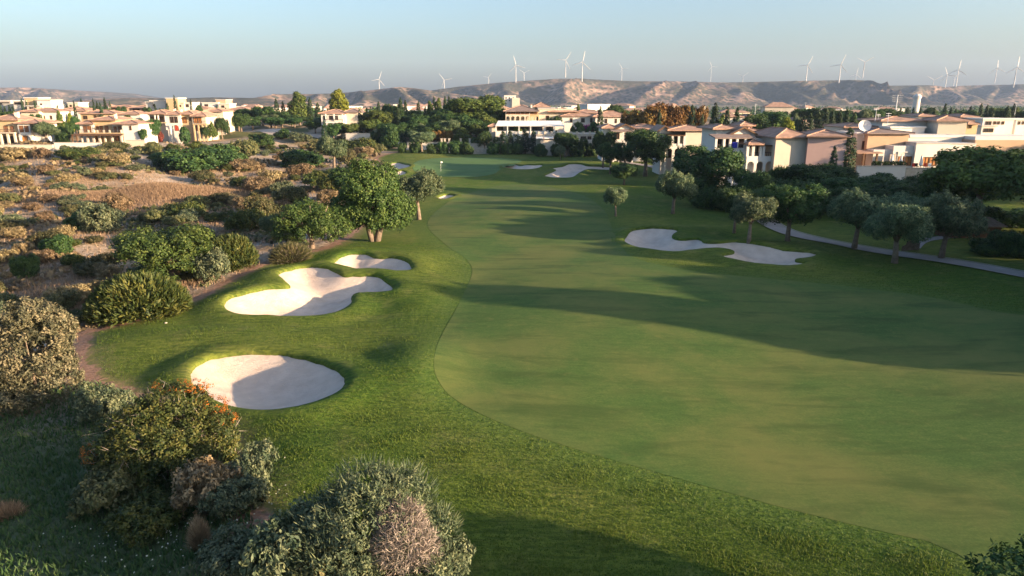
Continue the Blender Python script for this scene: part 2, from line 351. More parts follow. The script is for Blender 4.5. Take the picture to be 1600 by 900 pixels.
def turf_mat(name, a, b, c_, worn, bump=.2, fine=9):
    m, nt, out = new_mat(name); h = NT(nt); p = h.geo()
    n1 = h.noise(p, fine, 4, .6); n2 = h.noise(p, .11, 5, .6, .3); n3 = h.noise(h.mapv(p, (.25, 1.1, 1), (0, 0, .2)), .55, 4, .6, .5); n4 = h.noise(p, 1.6, 4, .65); n5 = h.noise(h.mapv(p, (.5, 1.6, 1), (0, 0, .25)), 2.0, 6, .75)
    c = h.ramp(h.mix(.5, n1, n5), [(.33, a), (.5, b), (.66, c_)])
    c = h.mix(h.ramp(n2, [(.40, 0), (.68, .7)]), c, worn)
    c = h.mix(h.ramp(n3, [(.5, 0), (.68, .6)]), c, tuple(x * .6 for x in b))
    c = h.mix(h.ramp(n4, [(.55, 0), (.8, .4)]), c, worn)
    h.bsdf(out, c, .9, h.bump(n1, bump, .03), .15); return m
def drape(name, ol, mat, dz, step, kind='structure', hfun=None, attrs=False):
    lo, hi = ol.min(0), ol.max(0); pts = []
    y = lo[1]
    while y < hi[1]:
        st = max(step, .009 * max(y, 1)); xs = np.arange(lo[0] + random.random() * st * .3, hi[0], st); pts += [(x, y) for x in xs]; y += st
    pts = np.array(pts); d = sdist(pts[:, 0], pts[:, 1], ol); pts = pts[d > step * .45]
    vs_ = [Vector(p) for p in ol] + [Vector(p) for p in pts]; n = len(ol)
    r = geometry.delaunay_2d_cdt(vs_, [(i, (i + 1) % n) for i in range(n)], [list(range(n))], 1, 1e-5)
    P2 = np.array([tuple(v) for v in r[0]]); z = (hfun or h0)(P2[:, 0], P2[:, 1]) + dz
    F = np.array([f for f in r[2] if len(f) == 3], np.int32)
    a, b, c = P2[F[:, 0]], P2[F[:, 1]], P2[F[:, 2]]; flip = np.cross(b - a, c - a) < 0; F[flip] = F[flip][:, ::-1]
    o = link(name, mesh_np(name, np.column_stack([P2, z]), F, mat, True)); return tag(o, kind=kind)
def ribbon(name, px_pts, width, mat, dz, world_pts=None, sub=6, kind='structure', parent=None, offs=0.0, nx=4):
    W = spline(world_pts if world_pts is not None else [gp(*p) for p in px_pts], sub, False)
    T = np.gradient(W, axis=0); T /= np.linalg.norm(T, axis=1)[:, None]; N = np.stack([-T[:, 1], T[:, 0]], 1)
    V = []; F = []
    for i in range(len(W)):
        for k in range(nx + 1):
            q = W[i] + N[i] * (offs + (k / nx - .5) * width); V.append((q[0], q[1], float(h0(q[0], q[1])) + dz))
    m = nx + 1
    for i in range(len(W) - 1):
        for k in range(nx): F.append((i * m + k, (i + 1) * m + k, (i + 1) * m + k + 1, i * m + k + 1))
    o = link(name, mesh_np(name, V, [f[::-1] for f in F], mat, True), parent)
    return tag(o, kind=kind) if kind else o
GMAT.append(ground_mat()); build_ground()
fair_m = turf_mat('fairway_turf', (.030, .068, .014), (.048, .092, .019), (.080, .118, .026), (.132, .130, .038))
drape('fairway', FAIR, fair_m, .012, .8)
edge_m = turf_mat('fairway_edge_turf', (.06, .10, .022), (.085, .125, .030), (.12, .15, .04), (.15, .15, .05), .4, 7)
#ribbon('fairway_edge', None, .26, edge_m, .035, world_pts=list(FAIR[6:66]), sub=1, nx=2)
green_m = turf_mat('green_turf', (.055, .112, .036), (.064, .126, .042), (.076, .138, .048), (.070, .125, .042), .05, 14)
drape('putting_green', GREEN, green_m, .05, 1.2)
sand_m, nt, out = new_mat('bunker_sand'); hh = NT(nt); p = hh.geo(); a = hh.noise(p, 1.1, 4); b = hh.noise(hh.mapv(p, (1, 5, 1), (0, 0, .6)), 2.0, 4, .6, 1.0); c3 = hh.noise(p, 14, 3)
cc = hh.ramp(a, [(.3, (.50, .40, .33)), (.7, (.61, .50, .42))]); cc = hh.mix(hh.ramp(hh.noise(p, .45, 3), [(.56, 0), (.75, .55)]), cc, (.40, .32, .26))
hh.bsdf(out, cc, .95, hh.bump(hh.mix(.3, b, c3), .9, .12), .1)
lip_m = GMAT[0]
for lab, _, dep, wid, ol in BUNK:
    def sand_h(x, y, ol=ol, dep=dep, wid=wid):
        d = sdist(x, y, ol); return h0(x, y) - .20 - (dep + .2) * ss(0, wid, d)
    far_ = ol[:, 1].mean() > 120
    s_ = drape('sand_bunker', ol, sand_m, .0, .45 if not far_ else 1.0, kind='thing', hfun=sand_h)
    tag(s_, lab, 'bunker', 'sand bunkers of the golf hole')
    # rolled turf lip
    n = len(ol); T = np.roll(ol, -1, 0) - np.roll(ol, 1, 0); T /= np.linalg.norm(T, axis=1)[:, None]; N = np.stack([T[:, 1], -T[:, 0]], 1)
    A2 = .5 * np.sum(ol[:, 0] * np.roll(ol[:, 1], -1) - np.roll(ol[:, 0], -1) * ol[:, 1])
    if A2 < 0: N = -N
    rng = np.random.default_rng(int(n + abs(A2))); jit = rng.normal(0, .04, n); jit = (jit + np.roll(jit, 1) + np.roll(jit, -1)) / 2
    V = []
    for off, dz in ((1.3, -.02), (.75, .05), (.25, .07), (.0, .03), (-.06, -.05), (-.06, -.45)):
        q = ol + N * (off + (jit[:, None] if abs(off) < .5 else 0)); z = h0(q[:, 0], q[:, 1]) + dz + (jit * .5 if off < .5 and dz > -.3 else 0); V.append(np.column_stack([q, z]))
    V = np.concatenate(V); F = []
    for r_ in range(5):
        for i in range(n):
            j = (i + 1) % n; F.append((r_ * n + i, r_ * n + j, (r_ + 1) * n + j, (r_ + 1) * n + i))
    link('turf_lip', mesh_np('turf_lip', V, F, lip_m, True), s_)
path_m = plain('path_concrete', (.25, .225, .21), .9, .15, .5)
cart = ribbon('cart_path', PATH_PX, 2.4, path_m, .09)
kerb_m = plain('path_kerb', (.33, .30, .275), .9, .1, .6)
for sgn in (-1, 1): ribbon('kerb', PATH_PX, .16, kerb_m, .14, kind=None, parent=cart, offs=sgn * 1.25, nx=1)
ribbon('garden_path', [(1428,388),(1436,380),(1450,375),(1480,371),(1510,368)], 1.3, path_m, .09)
ribbon('gravel_track', [(255,209),(300,209),(345,206),(400,204),(440,208),(490,211),(520,214)], 9, plain('gravel', (.42, .35, .29), .95, .15, .4), .12)
ribbon('terrace_path', [(615,231),(650,233.5),(700,234),(760,235.5),(830,237),(890,233)], 2.2, plain('pale_paving', (.55, .50, .46), .9, .1, .5), .10)
#ribbon('dirt_trail', [(0,690),(60,620),(110,560),(150,525),(230,500)], 1.6, plain('trail_soil', (.33, .25, .20), .95, .25, 1.2), .07)

# ------------------------------------------------------------------ hills
hill_m, nt, out = new_mat('hill_slope'); hh = NT(nt); p = hh.geo()
n1 = hh.noise(p, .0035, 6, .62); n2 = hh.noise(hh.mapv(p, (1, .5, 3)), .02, 6, .7); n3 = hh.voro(hh.mapv(p, (1, .6, 1.5)), .045)
cc = hh.ramp(n2, [(.35, (.07, .052, .042)), (.5, (.19, .13, .10)), (.68, (.36, .25, .19))])
cc = hh.mix(hh.ramp(n3, [(.30, .95), (.55, 0)]), cc, (.035, .042, .028))
cc = hh.mix(hh.ramp(n1, [(.44, 0), (.56, .9)]), cc, (.04, .042, .03))
hh.bsdf(out, cc, .95, hh.bump(n2, .8, 12), .05)
def hill(name, crest, Yc, Yf, zf=0.0, gul=.35, lam=260, seed=1, nv=46, top=1500, prof=.85):
    rng = np.random.default_rng(seed); px = np.array([c[0] for c in crest], float); py = np.array([c[1] for c in crest], float)
    nx = max(80, int((px[-1] - px[0]) / 1067 * Yc / 22)); u = np.linspace(px[0], px[-1], nx); cp = np.interp(u, px, py)
    k = np.hanning(7); k /= k.sum(); cp = np.convolve(np.pad(cp, 3, 'edge'), k, 'valid')
    xz = np.array([XZ(a, b, Yc) for a, b in zip(u, cp)]); X0, Zc = xz[:, 0], xz[:, 1]
    ph = rng.uniform(0, 6.28, 12); fr = rng.uniform(.6, 3.2, 12)
    def nz(t): return sum(np.sin(t * f + p_) / f ** .8 for f, p_ in zip(fr, ph)) / 3.2
    V = []; vv = np.concatenate([np.linspace(0, 1, nv), [1.03, 1.25, 1.6, 2.0]])
    for v in vv:
        if v <= 1:
            s = v ** prof if v < .9 else .9 ** prof + (v - .9) / .1 * (1 - .9 ** prof)
            t = X0 / lam + .9 * np.sin(v * 2.2 + X0 / (lam * 2.7)); g = np.abs(nz(t)); fine = np.abs(nz(t * 3.1 + 4))
            cut = gul * (1.5 * g + .45 * fine - .5) * (math.sin(math.pi * min(v, 1) ** 1.2) ** .8 if v < 1 else 0)
            z = zf + (Zc - zf) * np.clip(s - cut * .55, 0, 1.0); y = Yf + (Yc - Yf) * v + 0 * X0
        else: z = Zc - (6 if v < 1.1 else 0) * 0 - (v - 1) * 8; y = Yc + (v - 1) * top + 0 * X0
        V.append(np.column_stack([X0 * (y / Yc) ** .35, y, z]))
    z = np.full(nx, -20.); V.append(np.column_stack([X0, np.full(nx, Yc + top * 1.3), z])); V = np.concatenate(V); m = len(vv) + 1
    i = np.arange((m - 1) * nx).reshape(-1, nx)[:, :-1].ravel(); F = np.stack([i, i + 1, i + nx + 1, i + nx], 1)
    return tag(link(name, mesh_np(name, V, F, hill_m, True)), kind='structure')
hill('hill_range', [(430,160),(520,153),(600,148),(660,143),(720,135),(780,129),(840,125),(885,122.5),(930,124),(990,127),(1060,127),(1130,129),(1200,127.5),(1270,126),(1340,125),(1365,126.5),(1385,134),(1405,146),(1425,158),(1450,168)], 3150, 2680, 0, 1.3, 95, 3, top=2600)
hill('mesa_hill', [(1330,150),(1380,134),(1420,133.5),(1450,133),(1470,134.5),(1495,143),(1520,154),(1550,165)], 3500, 3100, 0, 1.2, 85, 8, top=2000)
hill('eastern_hill', [(1440,150),(1475,137),(1500,134),(1560,132.5),(1620,132),(1760,131),(2000,133),(2300,150)], 3900, 3450, 0, 1.2, 110, 5, top=2000)
hill('low_hill', [(370,160),(400,153),(440,147),(480,147),(520,146),(560,143),(600,138.5),(625,135.5),(650,138),(690,144),(740,150),(800,158)], 2500, 2050, 0, 1.1, 90, 12, top=900)
hill('western_hill', [(-700,150),(-400,140),(-200,134),(-60,136),(0,137),(40,136.5),(90,140),(130,147),(165,151),(230,156),(300,160)], 3600, 3100, 0, 1.2, 110, 21, top=1200)
hill('wooded_ridge', [(60,162),(140,156),(200,152.5),(280,154),(330,152),(390,153),(420,155),(470,160)], 2100, 1700, 0, .9, 80, 30, top=900)

# ------------------------------------------------------------------ plant prototypes
def leaves(P, N, L, W, tint, rng, up=.0, cup=.0):
    """rhombic leaves at P whose faces look along N"""
    n = len(P); N = N + 1e-6; N /= np.linalg.norm(N, axis=1)[:, None]
    r = rng.normal(size=(n, 3)); r[:, 2] += up; t = r - (r * N).sum(1)[:, None] * N; t /= np.linalg.norm(t, axis=1)[:, None] + 1e-9
    b = np.cross(N, t); L = L * rng.uniform(.7, 1.3, n)[:, None]; W = W * rng.uniform(.7, 1.3, n)[:, None]
    V = np.stack([P - t * L * .5, P + b * W * .5 + N * W * cup, P + t * L * .5, P - b * W * .5 + N * W * cup], 1).reshape(-1, 3)
    F = np.arange(4 * n).reshape(-1, 4); return V, F, np.repeat(tint, 4)
def crown(name, lobes, nclump, per, cr, leaf, mat, seed, out=.9, rnd=.7, up=.3, inner=.5, flat=1.0):
    rng = np.random.default_rng(seed); lobes = np.array(lobes, float); area = (lobes[:, 3] * lobes[:, 4] + lobes[:, 4] * lobes[:, 5] + lobes[:, 3] * lobes[:, 5]); area /= area.sum()
    cs, os_ = [], []
    while len(cs) < nclump:
        l = lobes[rng.choice(len(lobes), p=area)]; d = rng.normal(size=3); d /= np.linalg.norm(d)
        if d[2] < -.55 and rng.random() < .7: continue
        rr = inner + (1 - inner) * rng.random() ** .45; c = l[:3] + d * l[3:] * rr
        deep = any(((c - m[:3]) / m[3:]).dot((c - m[:3]) / m[3:]) < .45 for m in lobes if m is not l)
        if deep and rng.random() < .8: continue
        cs.append(c); os_.append(d / l[3:] * l[3:].mean())
    cs, os_ = np.array(cs), np.array(os_); n = nclump * per; ci = np.repeat(np.arange(nclump), per)
    g = rng.normal(size=(n, 3)); g /= np.linalg.norm(g, axis=1)[:, None]; rad = rng.random(n) ** .5
    P = cs[ci] + g * rad[:, None] * cr * np.array([1, 1, flat]); N = os_[ci] * out + g * .6 + rng.normal(size=(n, 3)) * rnd; N[:, 2] += .25
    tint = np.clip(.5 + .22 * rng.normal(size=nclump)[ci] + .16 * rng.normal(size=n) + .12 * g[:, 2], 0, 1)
    V, F, t = leaves(P, N, leaf[0], leaf[1], tint, rng, up, .15)
    return mesh_np(name, V, F, MATS[mat], False, {'tint': t})
def sprays(name, lobes, n, L, W, mat, seed, spread=.55, upb=.3, inner=.55):
    """thin upright leaves or twigs that radiate out of a shrub"""
    rng = np.random.default_rng(seed); lobes = np.array(lobes, float); k = rng.integers(0, len(lobes), n); l = lobes[k]
    d = rng.normal(size=(n, 3)); d[:, 2] = np.abs(d[:, 2]) * 1.1 - .25; d /= np.linalg.norm(d, axis=1)[:, None]
    P = l[:, :3] + d * l[:, 3:] * (inner + (1 - inner) * rng.random(n) ** .5)[:, None]
    t = d + rng.normal(size=(n, 3)) * spread; t[:, 2] += upb; t /= np.linalg.norm(t, axis=1)[:, None]
    s = np.cross(t, rng.normal(size=(n, 3))); s /= np.linalg.norm(s, axis=1)[:, None]; LL = L * rng.uniform(.6, 1.4, n)[:, None]
    cl = np.sin(P[:, 0] * 3.1 / lobes[:, 3].max() + 1.7) * np.sin(P[:, 1] * 3.7 / lobes[:, 3].max()) * np.sin(P[:, 2] * 4.4 / lobes[:, 5].max() + 1)
    tint = np.clip(.5 + .3 * cl + .2 * rng.normal(size=n), 0, 1)
    V = np.stack([P - t * LL * .5 - s * W * .3, P - t * LL * .1 + s * W * .5, P + t * LL * .5, P - t * LL * .1 - s * W * .5], 1).reshape(-1, 3)
    return mesh_np(name, V, np.arange(4 * n).reshape(-1, 4), MATS[mat], False, {'tint': np.repeat(tint, 4)})
def trunk(name, stems, mat):
    b = MB()
    for pts, rad in stems: b.tube(pts, rad, 9)
    return b.mesh(name, mat, True)
def rl(seed, n, R_, zc, zr, r0, r1, rz=.8):
    """random lobes that make up an uneven crown of radius R_"""
    rng = np.random.default_rng(seed); o = [(0, 0, zc, R_ * .62, R_ * .62, zr * .75)]
    for i in range(n):
        a = 6.28 * (i + rng.random() * .6) / n; q = rng.uniform(.35, .68) * R_; r = rng.uniform(r0, r1)
        o.append((math.cos(a) * q, math.sin(a) * q, zc + rng.uniform(-.55, .6) * zr, r, r, r * rz))
    return o
def limbs(seed, H, r, n, spread, fork=.35, lean=(0, 0)):
    rng = random.Random(seed); f = (lean[0] * fork, lean[1] * fork, H * fork); st = [([(0, 0, -.3), (lean[0] * fork * .4, lean[1] * fork * .4, H * fork * .5), f], [r * 1.35, r, r * .85])]
    for i in range(n):
        a = 6.28 * (i + rng.random() * .5) / n; q = spread * rng.uniform(.6, 1)
        st.append(([f, (f[0] + math.cos(a) * q * .45, f[1] + math.sin(a) * q * .45, H * (fork + .2)), (f[0] + math.cos(a) * q, f[1] + math.sin(a) * q, H * rng.uniform(.7, .88))], [r * .7, r * .42, r * .12]))
    return st
PROTO = {}   # kind -> list of variants (height, width, [(part name, mesh)])
def proto(kind, H, W, parts): PROTO.setdefault(kind, []).append((H, W, parts))
def ring(n, q, z, r, rz, seed):
    rng = random.Random(seed); return [(math.cos(6.28 * i / n + rng.random()) * q, math.sin(6.28 * i / n + rng.random()) * q, z + rng.uniform(-.4, .4) * rz, r * rng.uniform(.8, 1.2), r * rng.uniform(.8, 1.2), rz * rng.uniform(.8, 1.2)) for i in range(n)]
# carob: 10 m, forked trunk
proto('carob', 10, 10.4, [('trunk', trunk('trunk', [([(0, 0, -.3), (-.5, .1, 1.6), (-1.0, .3, 3.4), (-1.8, .6, 5.2)], [.42, .3, .26, .1]), ([(.35, -.1, -.3), (1.0, -.2, 1.8), (1.3, 0, 3.6), (2.2, .2, 5.6)], [.5, .36, .3, .1]), ([(1.3, 0, 3.6), (.5, -1.0, 5), (.2, -1.8, 6.2)], [.22, .16, .08]), ([(-1, .3, 3.4), (-.6, 1.2, 5), (-.4, 2, 6.5)], [.2, .14, .08])], bark_pale)),
   ('crown', crown('crown', [(0, 0, 6.2, 3.4, 3.2, 2.6), (-2.8, .6, 4.8, 2.1, 2.2, 1.7), (3.0, -.2, 4.5, 2.2, 2.2, 1.7), (.9, -2.2, 5.0, 2.4, 2, 1.9), (-1.4, -1.8, 6.8, 2.0, 1.8, 1.7), (1.5, .8, 7.8, 2.0, 1.8, 1.6), (-.5, 2.4, 5.4, 2.3, 2, 2.0), (3.9, .4, 3.8, 1.3, 1.3, 1.1), (-3.7, -.6, 4.0, 1.5, 1.4, 1.2), (-.9, .4, 8.8, 1.4, 1.3, 1.1), (1.6, -1.6, 3.6, 1.7, 1.4, 1.1), (-1.9, -1.4, 4.2, 1.6, 1.4, 1.2), (.2, -2.3, 3.7, 1.9, 1.3, 1.1), (-3.0, -.9, 3.3, 1.5, 1.3, 1.0), (2.9, -1.2, 3.2, 1.6, 1.3, 1.0)], 1100, 44, .58, (.27, .15), 'carob_leaf', 11, inner=.62))])
for v, sd_ in enumerate((21, 22)):
    proto('carob_low', 6, 8, [('trunk', trunk('trunk', limbs(sd_, 6, .25, 5, 2.4, .2), bark)), ('crown', crown('crown', rl(sd_, 9, 4.0, 3.3, 2.2, 1.3, 1.9), 520, 40, .46, (.23, .12), 'carob_leaf', sd_, inner=.55))])
    proto('broad', 8, 7, [('trunk', trunk('trunk', limbs(sd_ + 5, 8, .26, 5, 2.2, .32), bark)), ('crown', crown('crown', rl(sd_ + 40, 10, 3.5, 5.0, 2.7, 1.2, 1.8, .85), 460, 36, .52, (.29, .18), 'broad_leaf', sd_ + 2, inner=.6))])
    proto('olive', 6, 5.6, [('trunk', trunk('trunk', limbs(sd_ + 9, 6, .24, 4, 1.7, .36, (.5, .1)), bark_pale)), ('crown', crown('crown', rl(sd_ + 70, 11, 2.85, 4.0, 1.75, .95, 1.35, .9), 560, 36, .42, (.26, .10), 'olive_leaf', sd_ + 7, inner=.6, rnd=.9))])
    proto('pine', 11, 10, [('trunk', trunk('trunk', limbs(sd_ + 15, 11, .32, 6, 3.2, .42), bark)), ('crown', crown('crown', rl(sd_ + 90, 12, 5.0, 7.8, 2.4, 1.5, 2.3, .7), 520, 28, .7, (.50, .24), 'pine_leaf', sd_ + 8, inner=.6, up=.8))])
    proto('autumn', 8, 6.5, [('trunk', trunk('trunk', limbs(sd_ + 16, 8, .2, 5, 2.0, .3), bark)), ('crown', crown('crown', rl(sd_ + 95, 9, 3.2, 5.0, 2.6, 1.1, 1.7, .9), 330, 24, .6, (.42, .26), 'autumn_leaf', sd_ + 8, inner=.5))])
    proto('yellow', 10, 6, [('trunk', trunk('trunk', limbs(sd_ + 17, 10, .22, 5, 1.6, .3), bark)), ('crown', crown('crown', [(0, 0, 3.6, 2.6, 2.6, 1.8), (.3, 0, 5.8, 2.3, 2.3, 1.8), (-.2, .2, 7.8, 1.5, 1.5, 1.4), (.1, 0, 9, .8, .8, 1.0), (1.6, .4, 4, 1.4, 1.4, 1.2), (-1.6, -.5, 4.6, 1.4, 1.4, 1.2)], 360, 26, .55, (.42, .24), 'yellow_leaf' if v else 'pine_leaf', sd_ + 3, inner=.6))])
    lob = [(0, 0, 1.2 + 7.6 * k / 9, .30 + .62 * math.sin(math.pi * (.18 + .76 * k / 9)) ** .8, .30 + .62 * math.sin(math.pi * (.18 + .76 * k / 9)) ** .8, .8) for k in range(10)] + [(.0, 0, 9.4, .22, .22, .8)]
    proto('cypress', 10.2, 1.95, [('trunk', trunk('trunk', [([(0, 0, -.3), (0, 0, 1.2), (0, 0, 6)], [.16, .13, .04])], bark)), ('crown', crown('crown', lob, 300, 18, .24, (.34, .10), 'cypress_leaf', sd_ + 30, inner=.75, up=2.4, rnd=.4))])
    # shrubs sit right on the ground: one mesh
    for kind, mat, ss_ in (('bush_green', 'scrub_leaf', 100), ('bush_tan', 'tan_leaf', 200), ('bush_dark', 'lentisk_leaf', 300), ('bush_grey', 'grey_leaf', 400)):
        proto(kind, 2.2, 3.4, [('foliage', crown('foliage', [(0, 0, .9, 1.2, 1.2, .9)] + rl(sd_ + ss_, 8, 1.7, .95, .8, .55, .85, .8), 230, 26, .26, (.20, .09), mat, sd_ + ss_, inner=.5, up=.8, rnd=.8))])
    proto('clump', 3.0, 4.6, [('foliage', crown('foliage', rl(sd_ + 55, 11, 2.3, 1.3, 1.1, .7, 1.15, .85) + [(0, 0, .6, 1.8, 1.8, .7)], 380, 28, .36, (.26, .15), 'broad_leaf', sd_ + 61, inner=.5))])
proto('ball', 2.4, 2.4, [('foliage', crown('foliage', [(0, 0, 1.2, 1.15, 1.15, 1.15)], 260, 24, .16, (.16, .10), 'broad_leaf', 77, inner=.88, rnd=.5))])
proto('lentisk', 2.6, 5.2, [('foliage', sprays('foliage', [(0, 0, .5, 2.4, 2.2, 1.9), (1.2, .2, .4, 1.4, 1.4, 1.4), (-1.2, -.1, .3, 1.4, 1.5, 1.3)], 14000, .34, .10, 'lentisk_leaf', 31, .45, .45)) , ('branch', crown('branch', [(0, 0, .9, 2.0, 1.8, 1.2)], 160, 20, .3, (.3, .12), 'lentisk_leaf', 32, inner=.2))])
proto('spiky', 2.0, 3.2, [('foliage', sprays('foliage', [(0, 0, .2, 1.2, 1.2, 1.2)], 5000, .8, .05, 'scrub_leaf', 33, .25, .5, .3)), ('branch', sprays('branch', [(0, 0, .2, 1.1, 1.1, 1.1)], 1800, .6, .05, 'dead_twig', 34, .3, .5, .2))])
proto('reedy', 4.4, 6.5, [('foliage', sprays('foliage', [(0, 0, .8, 2.8, 2.6, 2.8), (1.4, 0, .8, 1.7, 1.7, 2.2), (-1.4, .3, .8, 1.7, 1.7, 2.4)], 9000, .9, .14, 'broad_leaf', 35, .35, .6))])
FLOWERS = crown('flower', [(1.4, .7, 1.6, .6, .6, .5)], 40, 12, .12, (.10, .08), 'flower_magenta', 90)

THINGS = []   # (object, px, group)
def put(kind, X, Y, H, W, label, cat, group=None, name=None, rz=None, var=None, zoff=0, Wy=None, parts=True):
    pr = PROTO[kind]; h_, w_, ps = pr[(var if var is not None else random.randrange(99)) % len(pr)]
    loc = (X, Y, float(h0(X, Y)) + zoff); rz = random.uniform(0, 6.28) if rz is None else rz
    nm = name or {'carob': 'carob_tree', 'carob_low': 'carob_tree', 'broad': 'broadleaf_tree', 'olive': 'olive_tree', 'pine': 'pine_tree', 'autumn': 'autumn_tree', 'yellow': 'leafy_tree', 'cypress': 'cypress_tree', 'clump': 'leafy_shrub', 'ball': 'clipped_shrub', 'lentisk': 'mastic_shrub', 'spiky': 'broom_shrub', 'reedy': 'oleander_shrub'}.get(kind, 'scrub_bush')
    if len(ps) == 1: o = link(nm, ps[0][1], None, loc); o.rotation_euler = (0, 0, rz)
    else:
        o = empty(nm, loc, rz)
        for pn, me in ps: link(pn, me, o)
    o.scale = (W / w_, (Wy or W) / w_, H / h_); tag(o, label, cat, group); return o
def P(kind, px, top, w, label, cat='tree', base=None, Y=None, group=None, minh=.8, **kw):
    """plant at a measured spot: base row or distance, top row and width in photo pixels"""
    if base is not None: X, Y = gp(px, base)
    else: X = XZ(px, (top + 200) / 2 if top < 200 else top, Y)[0]
    zt = XZ(px, top, Y)[1]; H = max(minh, zt - float(h0(X, Y))); W = w / FPX * math.hypot(Y, CAM_H) * .99
    return put(kind, X, Y, H, W, label, cat, group, **kw)
random.seed(7)
# --- named trees of the course
ct = P('carob', 583, 238, 134, 'large forked carob tree standing left of the fairway above the kidney bunker', base=377, rz=.35)
for c_ in ct.children:
    if c_.name.startswith('crown'): c_.location.z = -.75
P('olive', 655, 268, 72, 'rusty grey olive tree just right of the large forked carob', base=343, rz=3.6, var=1)
P('carob_low', 488, 305, 122, 'dense low carob tree just left of the large forked carob', base=388, var=0)
P('broad', 560, 262, 70, 'broad green tree tucked behind the large forked carob', base=330, var=0)
P('olive', 425, 335, 34, 'thin leaning olive sapling between scrub and dense low carob', base=380, var=0)
P('spiky', 455, 372, 78, 'brown upright broom shrub beneath the dense low carob', 'shrub', base=407, Wy=4)
P('carob_low', 272, 348, 165, 'big spreading carob bush with pale shoots below the dry grass mound', 'shrub', base=442, var=1)
P('lentisk', 218, 420, 152, 'dome of dark mastic shrub beside the dirt edge of the course', 'shrub', base=493, rz=.2)
P('lentisk', 362, 362, 95, 'dark mastic shrub behind the big spreading carob bush', 'shrub', base=418, rz=1.2)
P('bush_grey', 335, 385, 62, 'grey-green shrub at the foot of the spreading carob bush', 'shrub', base=440)
P('olive', 962, 291, 35, 'small round olive tree alone on the shaded grass left of the path', base=338, var=0, rz=2.7)
P('olive', 1051, 267, 60, 'olive tree with golden sunlit top beside the cart path', base=334, var=1, rz=.6)
P('bush_grey', 1082, 284, 24, 'small grey shrub right of the golden-topped olive tree', 'shrub', base=312)
P('broad', 975, 254, 46, 'thin dark sapling over the bunker by the cart path', base=289, var=1)
P('olive', 1170, 302, 66, 'dark olive tree nearest the long bunker, close by a leafy tree', base=377, var=0, rz=1)
P('broad', 1147, 293, 60, 'slim leafy tree left of the dark olive near the long bunker', base=364, var=0)
P('broad', 1230, 283, 92, 'round leafy tree at the bend of the cart path', base=377, var=1)
P('olive', 1334, 299, 88, 'leaning olive tree left of the pair beside the cart path', base=389, var=1, rz=.2)
P('olive', 1398, 314, 98, 'pale-trunked olive tree on the near side of the cart path', base=411, var=0, rz=3.3)
P('olive', 1470, 303, 92, 'slanting olive tree right of the pale-trunked one', base=404, var=1, rz=.1)
P('olive', 1425, 302, 70, 'grey olive crown rising behind the pale-trunked olive', Y=84, var=0)
P('broad', 1112, 229, 108, 'large leafy tree before the white apartment balconies', Y=112, var=0)
P('broad', 1178, 262, 66, 'yellowish leafy tree below the apartment arches', Y=104, var=1)
P('reedy', 1224, 251, 72, 'spiky oleander against the cream apartment wall', 'shrub', Y=116)
P('broad', 1284, 256, 88, 'leafy tree at the foot of the pink wall', Y=112, var=0)
for i, (px, top, w, Y) in enumerate(sorted([(1205, 290, 70, 92), (1262, 285, 80, 96), (1330, 276, 88, 106), (1392, 279, 92, 102), (1450, 275, 84, 104), (1345, 292, 80, 97), (1505, 285, 80, 98)])):
    P('broad', px, top, w, 'dark leafy tree in the belt behind the olive trees, %s from left' % ordw(i), Y=Y, group='tree belt behind the olives', var=i)
for i, (px, top, w, Y) in enumerate(sorted([(1200, 300, 70, 96), (1150, 285, 70, 104), (1110, 275, 70, 108), (1248, 296, 80, 99), (1305, 300, 90, 101), (1365, 302, 90, 100), (1425, 300, 90, 99), (1480, 300, 80, 95), (1530, 322, 80, 88), (1590, 325, 80, 90), (1300, 276, 70, 108), (1370, 270, 70, 113), (1430, 277, 80, 108), (1250, 275, 60, 108), (1215, 278, 60, 108)])):
    P('clump', px, top, w, 'dark shrub filling the belt under the apartments, %s from left' % ordw(i), 'shrub', Y=Y, group='shrub belt under the apartments')
P('pine', 1545, 229, 165, 'huge spreading pine with sunlit crown above the terrace end', Y=86, var=0)
P('pine', 1650, 238, 150, 'pine cut by the frame beside the huge spreading pine', Y=80, var=1)
P('broad', 1480, 262, 76, 'dark tree pressed against the left flank of the huge pine', Y=92, var=1)
P('ball', 1552, 359, 24, 'clipped round shrub on the lawn under the huge pine', 'shrub', base=391)
P('clump', 1585, 357, 58, 'bright yellow-green shrub beside the clipped round one', 'shrub', base=400, name='leafy_shrub')
P('clump', 1545, 374, 60, 'low dark hedge shrub under the huge pine', 'shrub', base=397)
